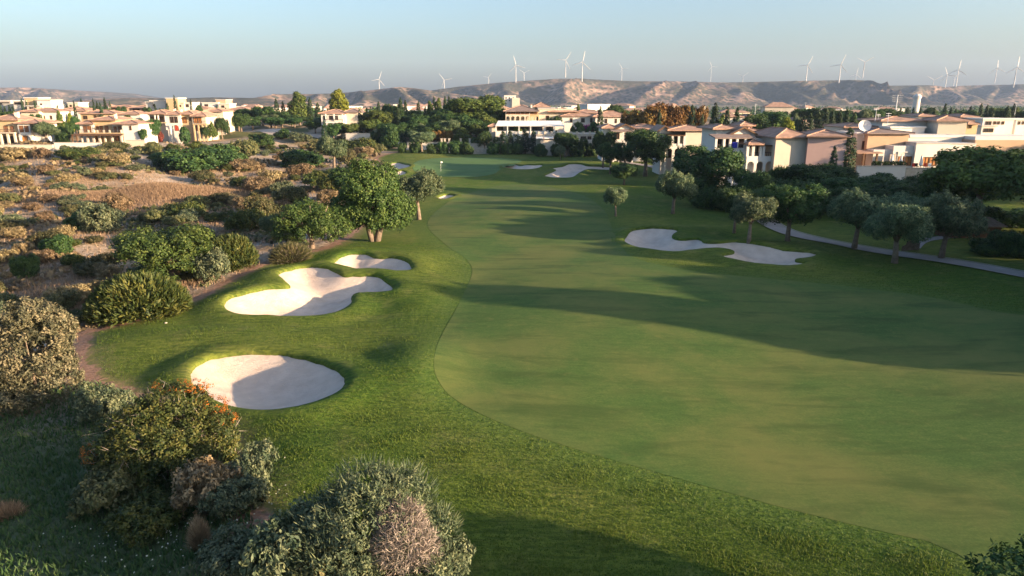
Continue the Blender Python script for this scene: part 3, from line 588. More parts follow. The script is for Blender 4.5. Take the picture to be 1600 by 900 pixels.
# --- trees round the apartments and the club house
for px, top, w, Y, k, lab in [(1012, 199, 78, 152, 'broad', 'dark rounded tree before the gabled apartment wing'), (1330, 199, 25, 124, 'cypress', 'thick cypress beside the pink wall'), (1305, 228, 14, 118, 'cypress', 'small pointed cypress in front of the pink wall'),
    (944, 205, 34, 168, 'broad', 'small dark tree before the club terrace end'), (955, 222, 40, 158, 'broad', 'low dark tree at the start of the cart path'), (884, 207, 34, 205, 'broad', 'dark tree over the terrace steps'), (938, 166, 13, 205, 'cypress', 'tall single cypress before the cream club wing'),
    (876, 228, 18, 196, 'olive', 'tiny olive by the end of the terrace path'), (978, 231, 26, 165, 'olive', 'grey olive next to the apartments lawn'),
    (1030, 171, 12, 190, 'cypress', 'cypress before the orange autumn trees'), (1081, 164, 17, 185, 'cypress', 'cypress right of the orange autumn trees'), (1117, 160, 18, 180, 'cypress', 'tallest cypress behind the apartment roofs'),
    (1136, 167, 13, 182, 'cypress', 'slim cypress right of the tallest one behind the apartments'), (1151, 168, 15, 178, 'cypress', 'broad-based cypress behind the apartment gable'), (1097, 178, 10, 188, 'cypress', 'short cypress right of the orange trees'),
    (1128, 180, 22, 190, 'yellow', 'yellowish tree between the cypresses behind the apartments'), (1230, 184, 36, 185, 'yellow', 'yellow-green tree behind the apartment roof'), (1205, 171, 60, 230, 'broad', 'wide dark tree behind the apartment roof'), (1183, 176, 40, 215, 'broad', 'dark tree next to a red-roofed house behind the apartments'),
    (1256, 180, 10, 210, 'cypress', 'thin cypress right of the yellow-green tree'), (1247, 180, 16, 212, 'olive', 'grey-green tree beside the thin cypress')]:
    P(k, px, top, w, lab, Y=Y)
for i, (px, top, w) in enumerate([(1003, 171, 42), (1022, 163, 44), (1045, 160, 46), (1066, 163, 40), (1088, 165, 30), (985, 172, 26)]):
    P('autumn', px, top, w, 'orange autumn tree behind the apartments, %s of the row' % ordw([1, 2, 3, 4, 5, 0][i]), Y=206 + i * 3, group='autumn trees', var=i)
for i, (px, top, w) in enumerate([(1266, 174, 13), (1278, 172, 14), (1290, 170, 13), (1300, 174, 13), (1312, 171, 12), (1323, 170, 13), (1334, 176, 12)]):
    P('cypress', px, top, w, 'cypress in the screen behind the pink building, %s from left' % ordw(i), Y=198 + (i % 3) * 4, group='cypress screen')
for i, (px, top, w, b) in enumerate([(786, 205, 17, 0), (797, 203, 12, 0), (812, 212, 16, 0), (821, 200, 15, 0), (834, 203, 13, 0), (862, 199, 15, 0), (869, 204, 12, 0)]):
    P('cypress', px, top, w, 'dark cypress along the front of the club terrace, %s from left' % ordw(i), Y=218 + (i % 2) * 2, group='terrace cypresses')
for i, (px, top, w, k, Y) in enumerate([(742, 215, 16, 'ball', 226), (757, 205, 24, 'broad', 224), (808, 196, 26, 'yellow', 228), (852, 213, 24, 'olive', 219), (893, 212, 28, 'broad', 212), (777, 210, 20, 'broad', 228)]):
    P(k, px, top, w, ['round clipped bush at the left end of the club terrace', 'small dark tree next to the round clipped bush', 'palm-like light tree below the white canopy', 'grey tree between the terrace cypresses', 'bushy tree at the right end of the club terrace', 'small tree behind the first terrace cypress'][i], Y=Y)
for i, px in enumerate((903, 928)): P('ball', px, 191, 26, 'clipped round tree below the cream club wing, ' + ('left of' if i == 0 else 'right of') + ' the purple bougainvillea', Y=226, group='clipped club trees', name='clipped_tree')
for i, (px, top, w) in enumerate(sorted([(648, 221, 20), (676, 223, 22), (692, 220, 20), (712, 219, 24), (730, 222, 22), (770, 222, 22), (792, 224, 22), (808, 222, 20), (628, 222, 16), (842, 226, 18)])): P('clump', px, top, w, 'low green shrub before the garden walls behind the green, %s from left' % ordw(i), 'shrub', Y=217, group='shrubs behind the green', minh=1.2)
bo = P('bush_green', 917, 187, 22, 'purple bougainvillea between two clipped trees', 'shrub', Y=229, minh=4, name='bougainvillea')
bo.data = bo.data.copy(); bo.data.materials[0] = MATS['flower_magenta']
for i, (px, top, w) in enumerate(sorted([(846, 224, 22), (872, 222, 24), (902, 224, 26), (926, 222, 24), (912, 214, 14)])): P('clump', px, top, w, 'green shrub at the foot of the pink club terrace, %s from left' % ordw(i), 'shrub', Y=209, group='terrace foot shrubs', minh=1.5)
P('clump', 868, 181, 34, 'dark creeper on the club house wall', 'shrub', Y=239, minh=3)
# --- woods left of the club house
WOOD = [(745, 149, 92, 262, 'pine'), (718, 158, 60, 268, 'pine'), (775, 166, 50, 258, 'pine'), (700, 168, 50, 258, 'broad'), (668, 176, 56, 256, 'broad'), (735, 183, 52, 246, 'broad'), (705, 186, 44, 243, 'olive'), (752, 192, 36, 240, 'pine'), (688, 190, 40, 242, 'broad'),
        (590, 172, 52, 258, 'pine'), (570, 182, 40, 262, 'broad'), (612, 190, 46, 244, 'broad'), (640, 172, 42, 262, 'broad'), (615, 160, 34, 275, 'broad'), (652, 192, 30, 246, 'olive'), (628, 180, 34, 262, 'broad'), (552, 184, 32, 262, 'broad'), (505, 182, 32, 258, 'olive'), (492, 188, 30, 256, 'broad'), (533, 190, 26, 250, 'broad'), (660, 196, 44, 240, 'broad'), (722, 200, 36, 236, 'yellow'),
        (467, 144, 36, 310, 'yellow'), (530, 139, 36, 330, 'yellow'), (410, 166, 36, 300, 'broad'), (440, 172, 30, 295, 'broad'), (385, 170, 34, 305, 'broad'), (362, 173, 30, 300, 'broad'), (455, 178, 26, 290, 'broad'), (350, 176, 26, 296, 'yellow'), (423, 178, 26, 288, 'olive'), (394, 180, 30, 282, 'broad'), (480, 182, 26, 284, 'broad'), (685, 154, 20, 280, 'yellow'), (672, 158, 16, 284, 'yellow'), (655, 180, 40, 250, 'broad'), (712, 176, 50, 250, 'broad'), (760, 176, 44, 250, 'pine'), (770, 188, 34, 240, 'broad'), (580, 186, 38, 252, 'pine'), (600, 178, 34, 266, 'broad'), (690, 178, 44, 254, 'pine'), (640, 190, 36, 246, 'broad'), (745, 172, 60, 256, 'pine'), (430, 182, 34, 284, 'broad'), (460, 184, 30, 276, 'broad'), (376, 182, 30, 278, 'broad'), (785, 180, 26, 256, 'broad'), (520, 192, 26, 244, 'broad'), (548, 192, 30, 246, 'pine')]
WN = {'pine': 'spreading pine', 'broad': 'dark leafy tree', 'olive': 'grey-green tree', 'yellow': 'light green upright tree'}
cnt = {}
for px, top, w, Y, k in sorted(WOOD):
    area_ = 'wood left of the club house' if px > 545 else 'grove behind the gravel track'
    c_ = cnt[(k, area_)] = cnt.get((k, area_), -1) + 1
    P(k, px, top, w, '%s, %s such from left, %s' % (WN[k], ordw(c_), area_), Y=Y, group='trees in the ' + area_)
CYP = [(433, 154, 9, 305), (485, 152, 10, 300), (497, 160, 10, 296), (443, 158, 8, 310), (562, 170, 11, 255), (547, 178, 9, 258), (626, 152, 10, 270), (634, 156, 9, 272), (592, 158, 8, 285), (654, 158, 9, 275), (696, 150, 9, 282), (702, 149, 8, 285), (679, 150, 8, 287), (574, 168, 9, 262), (622, 166, 10, 255), (665, 166, 9, 258)]
for i, (px, top, w, Y) in enumerate(sorted(CYP)): P('cypress', px, top, w, 'cypress spire among the central trees, %s from left' % ordw(i), Y=Y, group='cypresses in the central wood')
P('cypress', 506, 188, 10, 'slim golden-lit cypress in front of the white villa', Y=235)
P('cypress', 629, 205, 12, 'short dark cypress by the white garden wall', Y=228)
P('olive', 659, 204, 42, 'sunlit olive tree on the lip of the green before the white wall', base=237, var=0, rz=2)
P('clump', 586, 204, 24, 'rounded dark shrub on the sand hill behind the green', 'shrub', base=228)
P('clump', 610, 196, 36, 'dark hedge mass left of the white garden wall', 'shrub', Y=238)
for i, (px, w) in enumerate([(675, 20), (688, 18), (702, 16), (727, 20)]): P('autumn', px, 203, w, 'rusty orange hedge shrub above the white garden wall, %s from left' % ordw(i), 'shrub', Y=238, group='rusty hedge', name='hedge_shrub')
# --- village cypresses and gardens on the left
VC = [(3, 162), (10, 166), (17, 164), (22, 165), (37, 152), (44, 156), (57, 156), (84, 165), (92, 164), (107, 163), (118, 157), (130, 154), (148, 154), (159, 160), (166, 152), (174, 158), (154, 158), (244, 163), (252, 158), (263, 160), (275, 148), (300, 155), (309, 158), (340, 164), (354, 168), (355, 186), (207, 186)]
for i, (px, top) in enumerate(sorted(VC)): P('cypress', px, top, 5.5 if top < 160 else 7, 'thin cypress among the sunlit villas, %s from left' % ordw(i), Y=[262, 300, 250, 340][i % 4] if px > 26 else 255, group='village cypresses')
for k, px, top, w, Y, lab in [('olive', 68, 191, 36, 205, 'broad olive tree between the two front villas'), ('yellow', 93, 174, 16, 216, 'upright bright green tree between the two front villas'), ('clump', 97, 206, 22, 204, 'green garden shrub on the terrace wall'), ('broad', 232, 184, 32, 212, 'round leafy tree right of the balconied villa'), ('broad', 55, 178, 18, 240, 'garden tree behind the leftmost villa'),
    ('yellow', 110, 176, 12, 248, 'small upright tree behind the terrace'), ('broad', 338, 172, 26, 262, 'garden tree right of the ochre villa'), ('yellow', 350, 176, 20, 258, 'light tree right of the ochre villa'), ('broad', 372, 176, 34, 260, 'dark tree by the gravel track end'), ('broad', 325, 186, 12, 236, 'clipped dark tree against the ochre villa')]:
    P(k, px, top, w, lab, 'tree' if k != 'clump' else 'shrub', Y=Y)
for i, (px, top, w, Y, k) in enumerate(sorted([(30, 182, 16, 238, 'broad'), (104, 188, 18, 226, 'broad'), (118, 182, 14, 236, 'broad'), (142, 172, 14, 262, 'broad'), (190, 166, 14, 300, 'broad'), (200, 180, 14, 236, 'broad'), (226, 178, 12, 250, 'yellow'), (232, 166, 14, 300, 'broad'), (256, 168, 12, 270, 'broad'), (312, 164, 14, 300, 'broad'), (72, 166, 12, 268, 'broad'), (15, 172, 22, 240, 'broad'), (0, 174, 20, 238, 'broad'), (345, 184, 22, 240, 'broad'), (318, 198, 14, 226, 'broad'), (222, 200, 14, 204, 'broad'), (90, 196, 14, 210, 'broad'), (330, 192, 16, 232, 'yellow')])):
    P(k, px, top, w, 'garden tree between the sunlit villas, %s from left' % ordw(i), Y=Y, group='village garden trees', minh=2.5)
rb = P('bush_green', 248, 200, 11, 'red-flowering shrub beside the ochre villa', 'shrub', Y=222, minh=2.4); rb.data = rb.data.copy(); rb.data.materials[0] = MATS['flower_red']
P('ball', 287, 198, 16, 'clipped hedge block before the ochre villa', 'shrub', Y=226, minh=2.8)
# --- far tree belts: past counting, but built as single trees where they show
random.seed(11); k_ = 0
for px in range(1395, 1640, 11):
    top = 171 + random.uniform(-6, 5); kk = 'cypress' if random.random() < .4 else random.choice(['broad', 'broad', 'pine'])
    P(kk, px + random.uniform(-4, 4), top - (4 if kk == 'cypress' else 0), random.uniform(6, 9) if kk == 'cypress' else random.uniform(22, 34), '%s in the far belt under the windy hills, %s along from left' % (WN.get(kk, 'cypress'), ordw(k_)), Y=random.uniform(300, 380), group='far tree belt'); k_ += 1
for i, (px, top, w, Y, k) in enumerate(sorted([(1345, 172, 30, 280, 'olive'), (1362, 170, 34, 300, 'broad'), (1380, 168, 36, 320, 'broad'), (1325, 176, 26, 260, 'broad'), (1312, 172, 30, 290, 'broad'), (1280, 168, 40, 310, 'broad'), (1255, 168, 40, 320, 'broad'), (1165, 178, 30, 260, 'broad'), (960, 164, 36, 275, 'broad'), (975, 170, 26, 262, 'broad'), (903, 163, 10, 330, 'yellow'), (1557, 190, 34, 190, 'olive'), (1590, 192, 40, 195, 'broad'), (1500, 182, 30, 260, 'broad'), (1530, 178, 16, 240, 'cypress'), (1548, 168, 12, 250, 'cypress'), (1572, 165, 12, 255, 'cypress')])):
    P(k, px, top, w, '%s rising over the rooftops, %s of this row from left' % (WN.get(k, 'cypress'), ordw(i)), Y=Y, group='trees over the rooftops')
# ------------------------------------------------------------------ shade trees out of frame to the right
OUT = [('broad', 52, 35.5, 12.5, 8), ('broad', 58, 40, 9, 9), ('broad', 50, 46, 7.5, 8), ('broad', 58, 52, 8, 9), ('pine', 66, 45, 10, 10), ('broad', 54, 60, 9, 8), ('broad', 63, 68, 12, 11), ('pine', 74, 58, 12.5, 11), ('broad', 80, 74, 13, 12), ('broad', 78, 90, 12, 12), ('broad', 68, 29.5, 13, 9),
       ('broad', 84, 78, 17, 13), ('broad', 91, 88, 18, 13), ('broad', 97, 97, 17, 13), ('broad', 79, 69, 16, 12), ('broad', 94, 110, 11, 11), ('broad', 101, 104, 11, 12), ('broad', 110, 122, 10, 13),
       ('clump', 47, 37, 6, 9), ('clump', 50, 43, 6, 9), ('clump', 53, 49, 6, 10), ('clump', 56, 55, 6, 10), ('clump', 60, 62, 6, 11), ('clump', 66, 70, 6, 11)]
for i, (k, X, Y, H, W) in enumerate(OUT):
    put(k, X, Y, H, W, '%s beyond the right edge of the picture, %s in its row' % ('tall tree' if k != 'clump' else 'tall shrub', ordw(i)), 'tree' if k != 'clump' else 'shrub', 'trees beyond the picture')
# ------------------------------------------------------------------ foreground bushes
def place_near(kind, px, base, top, w, label, cat='shrub', **kw): return P(kind, px, top, w, label, cat, base=base, **kw)
def big_bush(name, label, px, base, W, H, parts, rz=0):
    X, Y = gp(px, base); o = empty(name, (X, Y, float(h0(X, Y)) - .1), rz); tag(o, label, 'shrub')
    for pn, me in parts: link(pn, me, o)
    o.scale = (W, W, H); return o
L_ol = [(0, 0, 2.2, 1.5, 1.5, 1.5), (.6, .2, 3.4, 1.2, 1.2, 1.0), (-.8, 0, 2.9, 1.1, 1.2, 1.1), (.9, -.3, 1.6, 1.1, 1.2, 1.2), (-1.1, .2, 1.5, 1.2, 1.2, 1.1), (.1, .1, 4.2, .85, .85, .7), (-.3, -.6, 1.0, 1.2, 1.0, .9), (.8, .3, 3.9, .7, .7, .7), (-1.3, 0, 3.0, .7, .7, .7)]
big_bush('silver_olive_bush', 'tall silvery olive bush at the left edge above the dark weeds', 62, 632, 1.28, 1.2, [('stem', trunk('stem', limbs(3, 4.2, .13, 6, 1.2, .15), bark)), ('foliage', crown('foliage', [tuple(v * 1.06 for v in l) for l in L_ol], 900, 34, .23, (.15, .065), 'silver_leaf', 51, inner=.55, up=.9, rnd=.9))])
L_fl = [(0, 0, 1.5, 2.0, 1.8, 1.5), (1.2, .2, 1.4, 1.3, 1.3, 1.4), (-1.3, 0, 1.4, 1.2, 1.3, 1.2), (.3, -.9, 1.1, 1.4, 1.0, 1.1), (.2, .5, 2.5, 1.3, 1.1, .9), (-.5, -.2, 2.2, 1.1, 1.1, 1.0), (1.4, -.4, .9, 1.2, 1.1, .9), (-1.6, -.3, .8, .9, .9, .8)]
fb = big_bush('flowering_bush', 'big dark green bush with orange blossom along its top before the oval bunker', 266, 742, 1.3, 1.22, [('stem', trunk('stem', limbs(4, 2.6, .1, 6, 1.3, .15), bark)), ('foliage', crown('foliage', [tuple(v * 1.02 for v in l) for l in L_fl], 1100, 34, .2, (.105, .055), 'lentisk_leaf', 52, inner=.55, up=.8, rnd=.8))])
link('blossom', crown('blossom', [(.4, .9, 3.3, 1.2, .5, .22), (1.35, .7, 2.6, .8, .5, .4), (-2.3, -.6, 1.3, .3, .4, .45), (2.0, .6, 2.1, .4, .4, .3)], 150, 14, .10, (.045, .035), 'flower_orange', 53, inner=.6), fb)
L_gr = [(0, 0, 1.6, 1.7, 1.6, 1.4), (-1.2, .1, 1.3, 1.2, 1.3, 1.2), (-.2, .4, 2.4, 1.2, 1.1, .9), (.8, .5, 2.2, 1.0, 1.0, .9), (-1.7, -.5, .9, 1.1, 1.1, .9), (-.6, -.8, 1.2, 1.3, 1.0, 1.0), (1.6, .2, 1.2, .9, .9, .9), (1.8, -.7, .7, .8, .8, .7)]
gb = big_bush('grey_green_bush', 'large grey-green bush with a bare dead half at the bottom of the picture', 585, 892, 1.15, 1.15, [('stem', trunk('stem', limbs(5, 2.6, .1, 7, 1.3, .15), bark)), ('foliage', crown('foliage', L_gr, 950, 34, .2, (.11, .045), 'grey_leaf', 54, inner=.5, up=.9, rnd=.9))])
link('dead_branches', sprays('dead_branches', [(1.1, -.75, 1.35, 1.05, .9, 1.1), (.9, -.3, 2.0, .8, .7, .75)], 9000, .26, .018, 'dead_twig', 55, .7, .25, .35), gb)
link('dead_twigs', sprays('dead_twigs', [tuple(v * 1.04 for v in l) for l in L_fl], 500, .5, .012, 'dead_twig', 56, .5, .5, .8), fb)['kind'] = 'stuff'
for b_, L_ in ((gb, L_gr),): link('long_shoots', sprays('long_shoots', [tuple(v * 1.08 for v in l) for l in L_], 2600, .32, .03, 'grey_leaf', 57, .35, .7, .85), b_)['kind'] = 'stuff'
place_near('bush_tan', 336, 795, 713, 118, 'tan feathery bush right below the orange-blossomed bush', var=0)
place_near('bush_grey', 398, 765, 694, 70, 'pale green bush right of the orange-blossomed bush', var=1)
place_near('bush_grey', 372, 800, 740, 95, 'loose green bush behind the brown dry tuft', var=0)
place_near('bush_grey', 455, 905, 790, 130, 'dark leafy bush left of the large grey-green bush', var=1)
place_near('bush_green', 520, 915, 835, 120, 'low dark bush at the foot of the large grey-green bush', var=0)
place_near('bush_grey', 690, 905, 838, 90, 'small grey bush right of the bare dead half', var=0)
place_near('bush_grey', 165, 655, 598, 85, 'pale spiny bush between the silvery olive and the orange-blossomed bush', var=1)
place_near('bush_green', 180, 790, 720, 120, 'low shaded bush left below the orange-blossomed bush', var=1)
place_near('bush_dark', 240, 830, 775, 110, 'flat dark bush above the bottom edge of the weeds', var=0)
place_near('bush_grey', 370, 890, 830, 110, 'grey herb bush near the brown dry tuft', var=0)
X, Y = gp(313, 853); o = link('dry_tuft', sprays('dry_tuft', [(0, 0, .1, .35, .35, 1.0)], 2600, .5, .022, 'dry_blade', 61, .18, .9, .2), None, (X, Y, float(h0(X, Y)))); tag(o, 'upright russet dry grass tuft in the dark weeds', 'grass tuft', 'dry tufts')
X, Y = gp(14, 805); o = link('dry_tuft', sprays('dry_tuft', [(0, 0, .0, .7, .5, .5), (-.7, 0, 0, .6, .5, .45)], 3000, .5, .022, 'dry_blade', 62, .3, .7, .2), None, (X, Y, float(h0(X, Y)))); tag(o, 'sunlit pink dry grass tuft at the left edge', 'grass tuft', 'dry tufts')
# pine at the lower right corner
X, Y = 9.5, 9.5
o = empty('pine_tree', (X, Y, float(h0(X, Y)))); tag(o, 'dark tree top poking into the lower right corner', 'tree')
link('trunk', trunk('trunk', limbs(8, 9.4, .2, 6, 1.2, .55), bark), o)
link('crown', crown('crown', [(.3, 0, 7.6, 1.3, 1.3, 1.2), (-1.0, .3, 8.2, .7, .7, .35), (-.2, .6, 8.5, .45, .5, .5), (.9, -.2, 9.2, .9, 1.0, 1.0), (-1.1, .2, 7.3, .7, .7, .5)], 480, 26, .14, (.11, .045), 'broad_leaf', 63, inner=.55, up=.6), o)
for i, (x, y, H, W) in enumerate([(18.4, 14.6, 4.6, 5.5), (24, 11.6, 5.4, 5)]): put('broad', x, y, H, W, 'tree below the bottom edge of the picture, %s of two' % ordw(i), 'tree', 'trees below the frame')

# ------------------------------------------------------------------ scrubland bushes
SB = [ # kind, px, base, top, w, label
 ('bush_dark', 120, 248, 228, 60, 'dark green bush below the white terrace wall'), ('bush_tan', 25, 250, 227, 56, 'olive-brown bush below the leftmost villa wall'), ('bush_tan', 68, 248, 228, 26, 'rusty bush between two larger ones under the villa wall'), ('bush_green', 148, 243, 229, 22, 'small bush right of the dark one under the terrace wall'),
 ('bush_green', 182, 235, 219, 42, 'bush leaning on the right end of the terrace wall'), ('bush_tan', 185, 258, 235, 48, 'wide tan bush on the slope below the terrace'), ('bush_green', 241, 241, 218, 26, 'bush beside the low retaining wall'), ('clump', 300, 268, 230, 90, 'large dark thicket below the yellow-green bush'), ('clump', 350, 262, 224, 80, 'dark thicket right of the yellow-green bush'), ('clump', 268, 262, 236, 60, 'dark thicket left of the yellow-green bush'),
 ('yellow', 310, 254, 221, 42, 'bright yellow-green bush in the dark thickets'), ('bush_green', 385, 250, 212, 50, 'green bush above the thickets by the gravel track'), ('bush_tan', 378, 268, 245, 52, 'tan bush at the right end of the thickets'), ('bush_green', 318, 282, 264, 40, 'round olive bush left of the dry grass mound top'), ('clump', 410, 228, 208, 42, 'dark bush next to the gravel track bend'), ('clump', 442, 216, 201, 30, 'rounded bush on the edge of the gravel track'), ('bush_grey', 470, 222, 205, 36, 'greyish bush right of the gravel track'),
 ('clump', 470, 262, 232, 70, 'green bush on the slope left of the tall tree clump'), ('olive', 522, 262, 214, 42, 'tall olive-brown bush above the slope'), ('bush_dark', 560, 240, 213, 56, 'mid green bush near the sand hill'), ('bush_green', 500, 240, 214, 48, 'yellowish bush behind the tall olive-brown one'), ('bush_tan', 470, 275, 252, 44, 'tan bush right of a bare patch'), ('bush_dark', 500, 292, 262, 60, 'dark bush behind the large forked carob'), ('bush_green', 455, 320, 286, 60, 'dull green bush above the dense low carob'),
 ('bush_tan', 400, 300, 272, 50, 'tan bush in the middle of the scrub'), ('bush_green', 410, 345, 300, 60, 'olive bush left of the dense low carob'), ('bush_tan', 385, 335, 305, 40, 'straw-coloured bush below the mound end'), ('bush_dark', 385, 360, 322, 62, 'dark bush behind the mastic shrubs'), ('bush_grey', 160, 365, 312, 70, 'grey bush with a pale crown left of the spreading carob bush'), ('clump', 130, 362, 330, 50, 'dark low bush left of the pale-crowned grey one'), ('bush_tan', 185, 330, 296, 44, 'brown bush on the left foot of the mound'),
 ('bush_green', 245, 348, 325, 40, 'olive bush above the spreading carob bush'), ('clump', 92, 398, 366, 50, 'dark green bush left of the spreading carob bush'), ('bush_dark', 115, 417, 394, 40, 'low green bush between the sapling and the mastic dome'), ('broad', 45, 450, 396, 38, 'small light green sapling in the dry grass'), ('bush_tan', 42, 400, 374, 34, 'pinkish dry bush above the light sapling'), ('bush_green', 20, 360, 340, 50, 'green bush at the left edge of the scrub'), ('bush_tan', 68, 348, 328, 36, 'straw bush in the pale soil'), ('bush_green', 15, 318, 298, 40, 'green bush at the left edge under the pale slope'), ('bush_grey', 130, 332, 312, 44, 'grey bush in the pale soil centre'),
 ('bush_tan', 100, 285, 268, 36, 'brown bush on the pale slope'), ('bush_tan', 30, 285, 266, 40, 'brown bush on the pale slope near the left edge'), ('bush_green', 230, 345, 330, 28, 'small olive bush near the spreading carob bush'), ('bush_dark', 290, 340, 312, 60, 'dark green bush under the dry grass mound'), ('bush_green', 345, 318, 298, 40, 'olive bush on the right foot of the mound'), ('bush_tan', 75, 270, 256, 26, 'small brown bush on the upper pale slope'), ('bush_green', 160, 280, 266, 26, 'small olive bush left of the mound'),
 ('bush_green', 540, 255, 228, 36, 'green bush below the tall olive-brown one'), ('bush_dark', 525, 300, 268, 54, 'dark bush left of the large forked carob crown'), ('bush_tan', 570, 245, 226, 36, 'straw bush on the sand hill slope'), ('bush_tan', 425, 285, 262, 40, 'straw bush in the open scrub'), ('bush_grey', 440, 305, 280, 40, 'grey bush in the open scrub near the dark one'), ('bush_green', 590, 240, 222, 30, 'low bush at the foot of the sand hill'),
]
for k, px, b, t, w, lab in SB:
    P(k, px, t, w, lab, 'bush' if k not in ('broad',) else 'tree', base=b, group='scrub bushes', name='scrub_bush' if k != 'broad' else 'sapling')
# many small bushes
random.seed(23); spots = []; tries = 0
SPX = [(0, 236), (60, 238), (180, 232), (250, 224), (330, 226), (420, 216), (480, 218), (560, 232), (600, 244), (560, 290), (480, 340), (400, 400), (330, 440), (220, 480), (140, 505), (95, 540), (0, 600)]
SPX = np.array(SPX + [(-200, 600), (-200, 236)], float)
while len(spots) < 240 and tries < 9000:
    tries += 1; px = random.uniform(-60, 600); py = 232 + 330 * random.random() ** 2.0
    if float(sdist(np.array([px]), np.array([py]), SPX)[0]) < 2: continue
    if 130 < px < 360 and 282 < py < 322 and random.random() < .9: continue
    dy = (py - 158) * .05
    if any(abs(px - a) < dy * 1.9 and abs(py - b) < dy * .8 for a, b in spots): continue
    spots.append((px, py))
zones = {}
for px, py in sorted(spots):
    X, Y = gp(px, py); k = random.choice(['bush_tan', 'bush_green', 'bush_green', 'bush_tan', 'bush_grey', 'bush_dark']); W = random.uniform(1.2, 4.2); 
    col = {'bush_tan': 'straw-brown', 'bush_green': 'olive-green', 'bush_grey': 'grey-green', 'bush_dark': 'dark green'}[k]
    zn = 'on the pale slope under the villas' if py < 285 and px < 260 else 'under the thickets by the gravel track' if py < 290 else 'round the dry grass mound' if py < 345 else 'near the spreading carob bush'
    i = zones[(col, zn)] = zones.get((col, zn), -1) + 1
    put(k, X, Y, W * random.uniform(.4, .65), W, 'small %s bush %s, %s of these from left' % (col, zn, ordw(i)), 'bush', 'small scrub bushes')

# ------------------------------------------------------------------ grass and weeds
def blades(name, X, Y, Z, Hh, Wd, mat, rng, lean=.5, tint=None):
    n = len(X); a = rng.uniform(0, 6.28, n); L = Hh * rng.uniform(.5, 1.4, n); w = Wd * rng.uniform(.6, 1.4, n)
    b = rng.uniform(0, 6.28, n); q = lean * rng.random(n) * L
    p0 = np.stack([X - np.cos(a) * w, Y - np.sin(a) * w, Z - .02], 1); p1 = np.stack([X + np.cos(a) * w, Y + np.sin(a) * w, Z - .02], 1); p2 = np.stack([X + np.cos(b) * q, Y + np.sin(b) * q, Z + L], 1)
    t = np.clip(rng.normal(.5, .2, n), 0, 1) if tint is None else tint
    me = mesh_np(name, np.stack([p0, p1, p2], 1).reshape(-1, 3), np.arange(3 * n).reshape(-1, 3), MATS[mat], False, {'tint': np.repeat(t, 3)})
    return tag(link(name, me), kind='stuff')
rng = np.random.default_rng(99)
n = 620000; Y = 16 + 62 * rng.random(n) ** 1.9; X = (rng.random(n) * 2 - 1) * .8 * (Y + 2); m = (X > -32) & (X < 45); X, Y = X[m], Y[m]
fd = -sdist(X, Y, FAIR); keep = (fd > .05) & (rng.random(len(X)) < .25 + .75 * ss(0, 2.5, fd)) & (sdist(X, Y, SCRUB) < -.6) & (bunk_fields(X, Y)[1] < -.35); X, Y = X[keep], Y[keep]
big = np.sin(X * .9 + 2.1 * np.sin(Y * .31)) * np.sin(Y * 1.3 + np.sin(X * .7))
o = blades('rough_grass', X, Y, h0(X, Y), .055 + .05 * np.clip(big, 0, 1), .02, 'rough_blade', rng, 1.2, np.clip(.5 + .18 * big + rng.normal(0, .13, len(X)), 0, 1)); tag(o, 'tufty rough grass round the bunkers and fairway', 'grass')
# dry grass on the mound and between the bushes
n = 90000; cx, cy_ = gp(235, 302); X = rng.normal(-62, 9, n // 2); Y = rng.normal(121, 5, n // 2)
cl = rng.random((260, 2)); CX, CY = [], []
for a, b in cl:
    px, py = a * 560, 255 + 290 * b ** 1.4
    if float(sdist(np.array([px]), np.array([py]), SPX)[0]) < 6: continue
    q = gp(px, py); CX.append(q[0]); CY.append(q[1])
CX, CY = np.array(CX), np.array(CY); k = rng.integers(0, len(CX), n // 2); s_ = .6 + CY[k] * .012
X = np.concatenate([X, CX[k] + rng.normal(0, 1, n // 2) * s_ * 1.5]); Y = np.concatenate([Y, CY[k] + rng.normal(0, 1, n // 2) * s_])
keep = sdist(X, Y, SCRUB) > .6; X, Y = X[keep], Y[keep]
o = blades('dry_grass', X, Y, h0(X, Y), .42, .035, 'dry_blade', rng, .6); tag(o, 'dry russet grass on the mound and between scrub bushes', 'grass')
# low scrub that covers the soil between the bushes
n = 52000; Y = 34 + 175 * rng.random(n) ** 1.1; X = -14 - Y * (.12 + .95 * rng.random(n)); pat = np.sin(X / 2.3 + 1.7 * np.sin(Y / 3.1)) * np.sin(Y / 2.9 + np.sin(X / 4.1)) + .6 * np.sin(X / 7.7 - Y / 6.3)
keep = (sdist(X, Y, SCRUB) > 1.2) & (pat + rng.normal(0, .25, n) > .42) & (gau(X, Y, -62, 121, 14, 8) < .5); X, Y, pat = X[keep], Y[keep], pat[keep]; n = len(X)
S = .13 + .0016 * Y; P3 = np.stack([X, Y, h0(X, Y) + S * rng.uniform(.2, 1.8, n) * np.clip(pat, .3, 1.2)], 1)
V, F, t = leaves(P3, rng.normal(0, .7, (n, 3)) + np.array([.2, -.3, .8]), 1, 1, np.clip(.45 + .3 * np.sin(X / 5.3) * np.sin(Y / 6.1) + rng.normal(0, .2, n), 0, 1), rng)
V = (V.reshape(n, 4, 3) - P3[:, None]) * (S * np.array(2.2))[:, None, None] + P3[:, None]
for nm, sel, mt, lb in (('low_scrub', np.sin(X / 9 + Y / 14) > .15, 'scrub_leaf', 'low olive-green scrub covering the soil between bushes'), ('dry_scrub', np.sin(X / 9 + Y / 14) <= .15, 'tan_leaf', 'low straw-coloured scrub covering the soil between bushes')):
    q = V[sel].reshape(-1, 3); o = tag(link(nm, mesh_np(nm, q, np.arange(len(q)).reshape(-1, 4), MATS[mt], False, {'tint': t.reshape(n, 4)[sel].ravel()})), lb, 'scrub', kind='stuff')
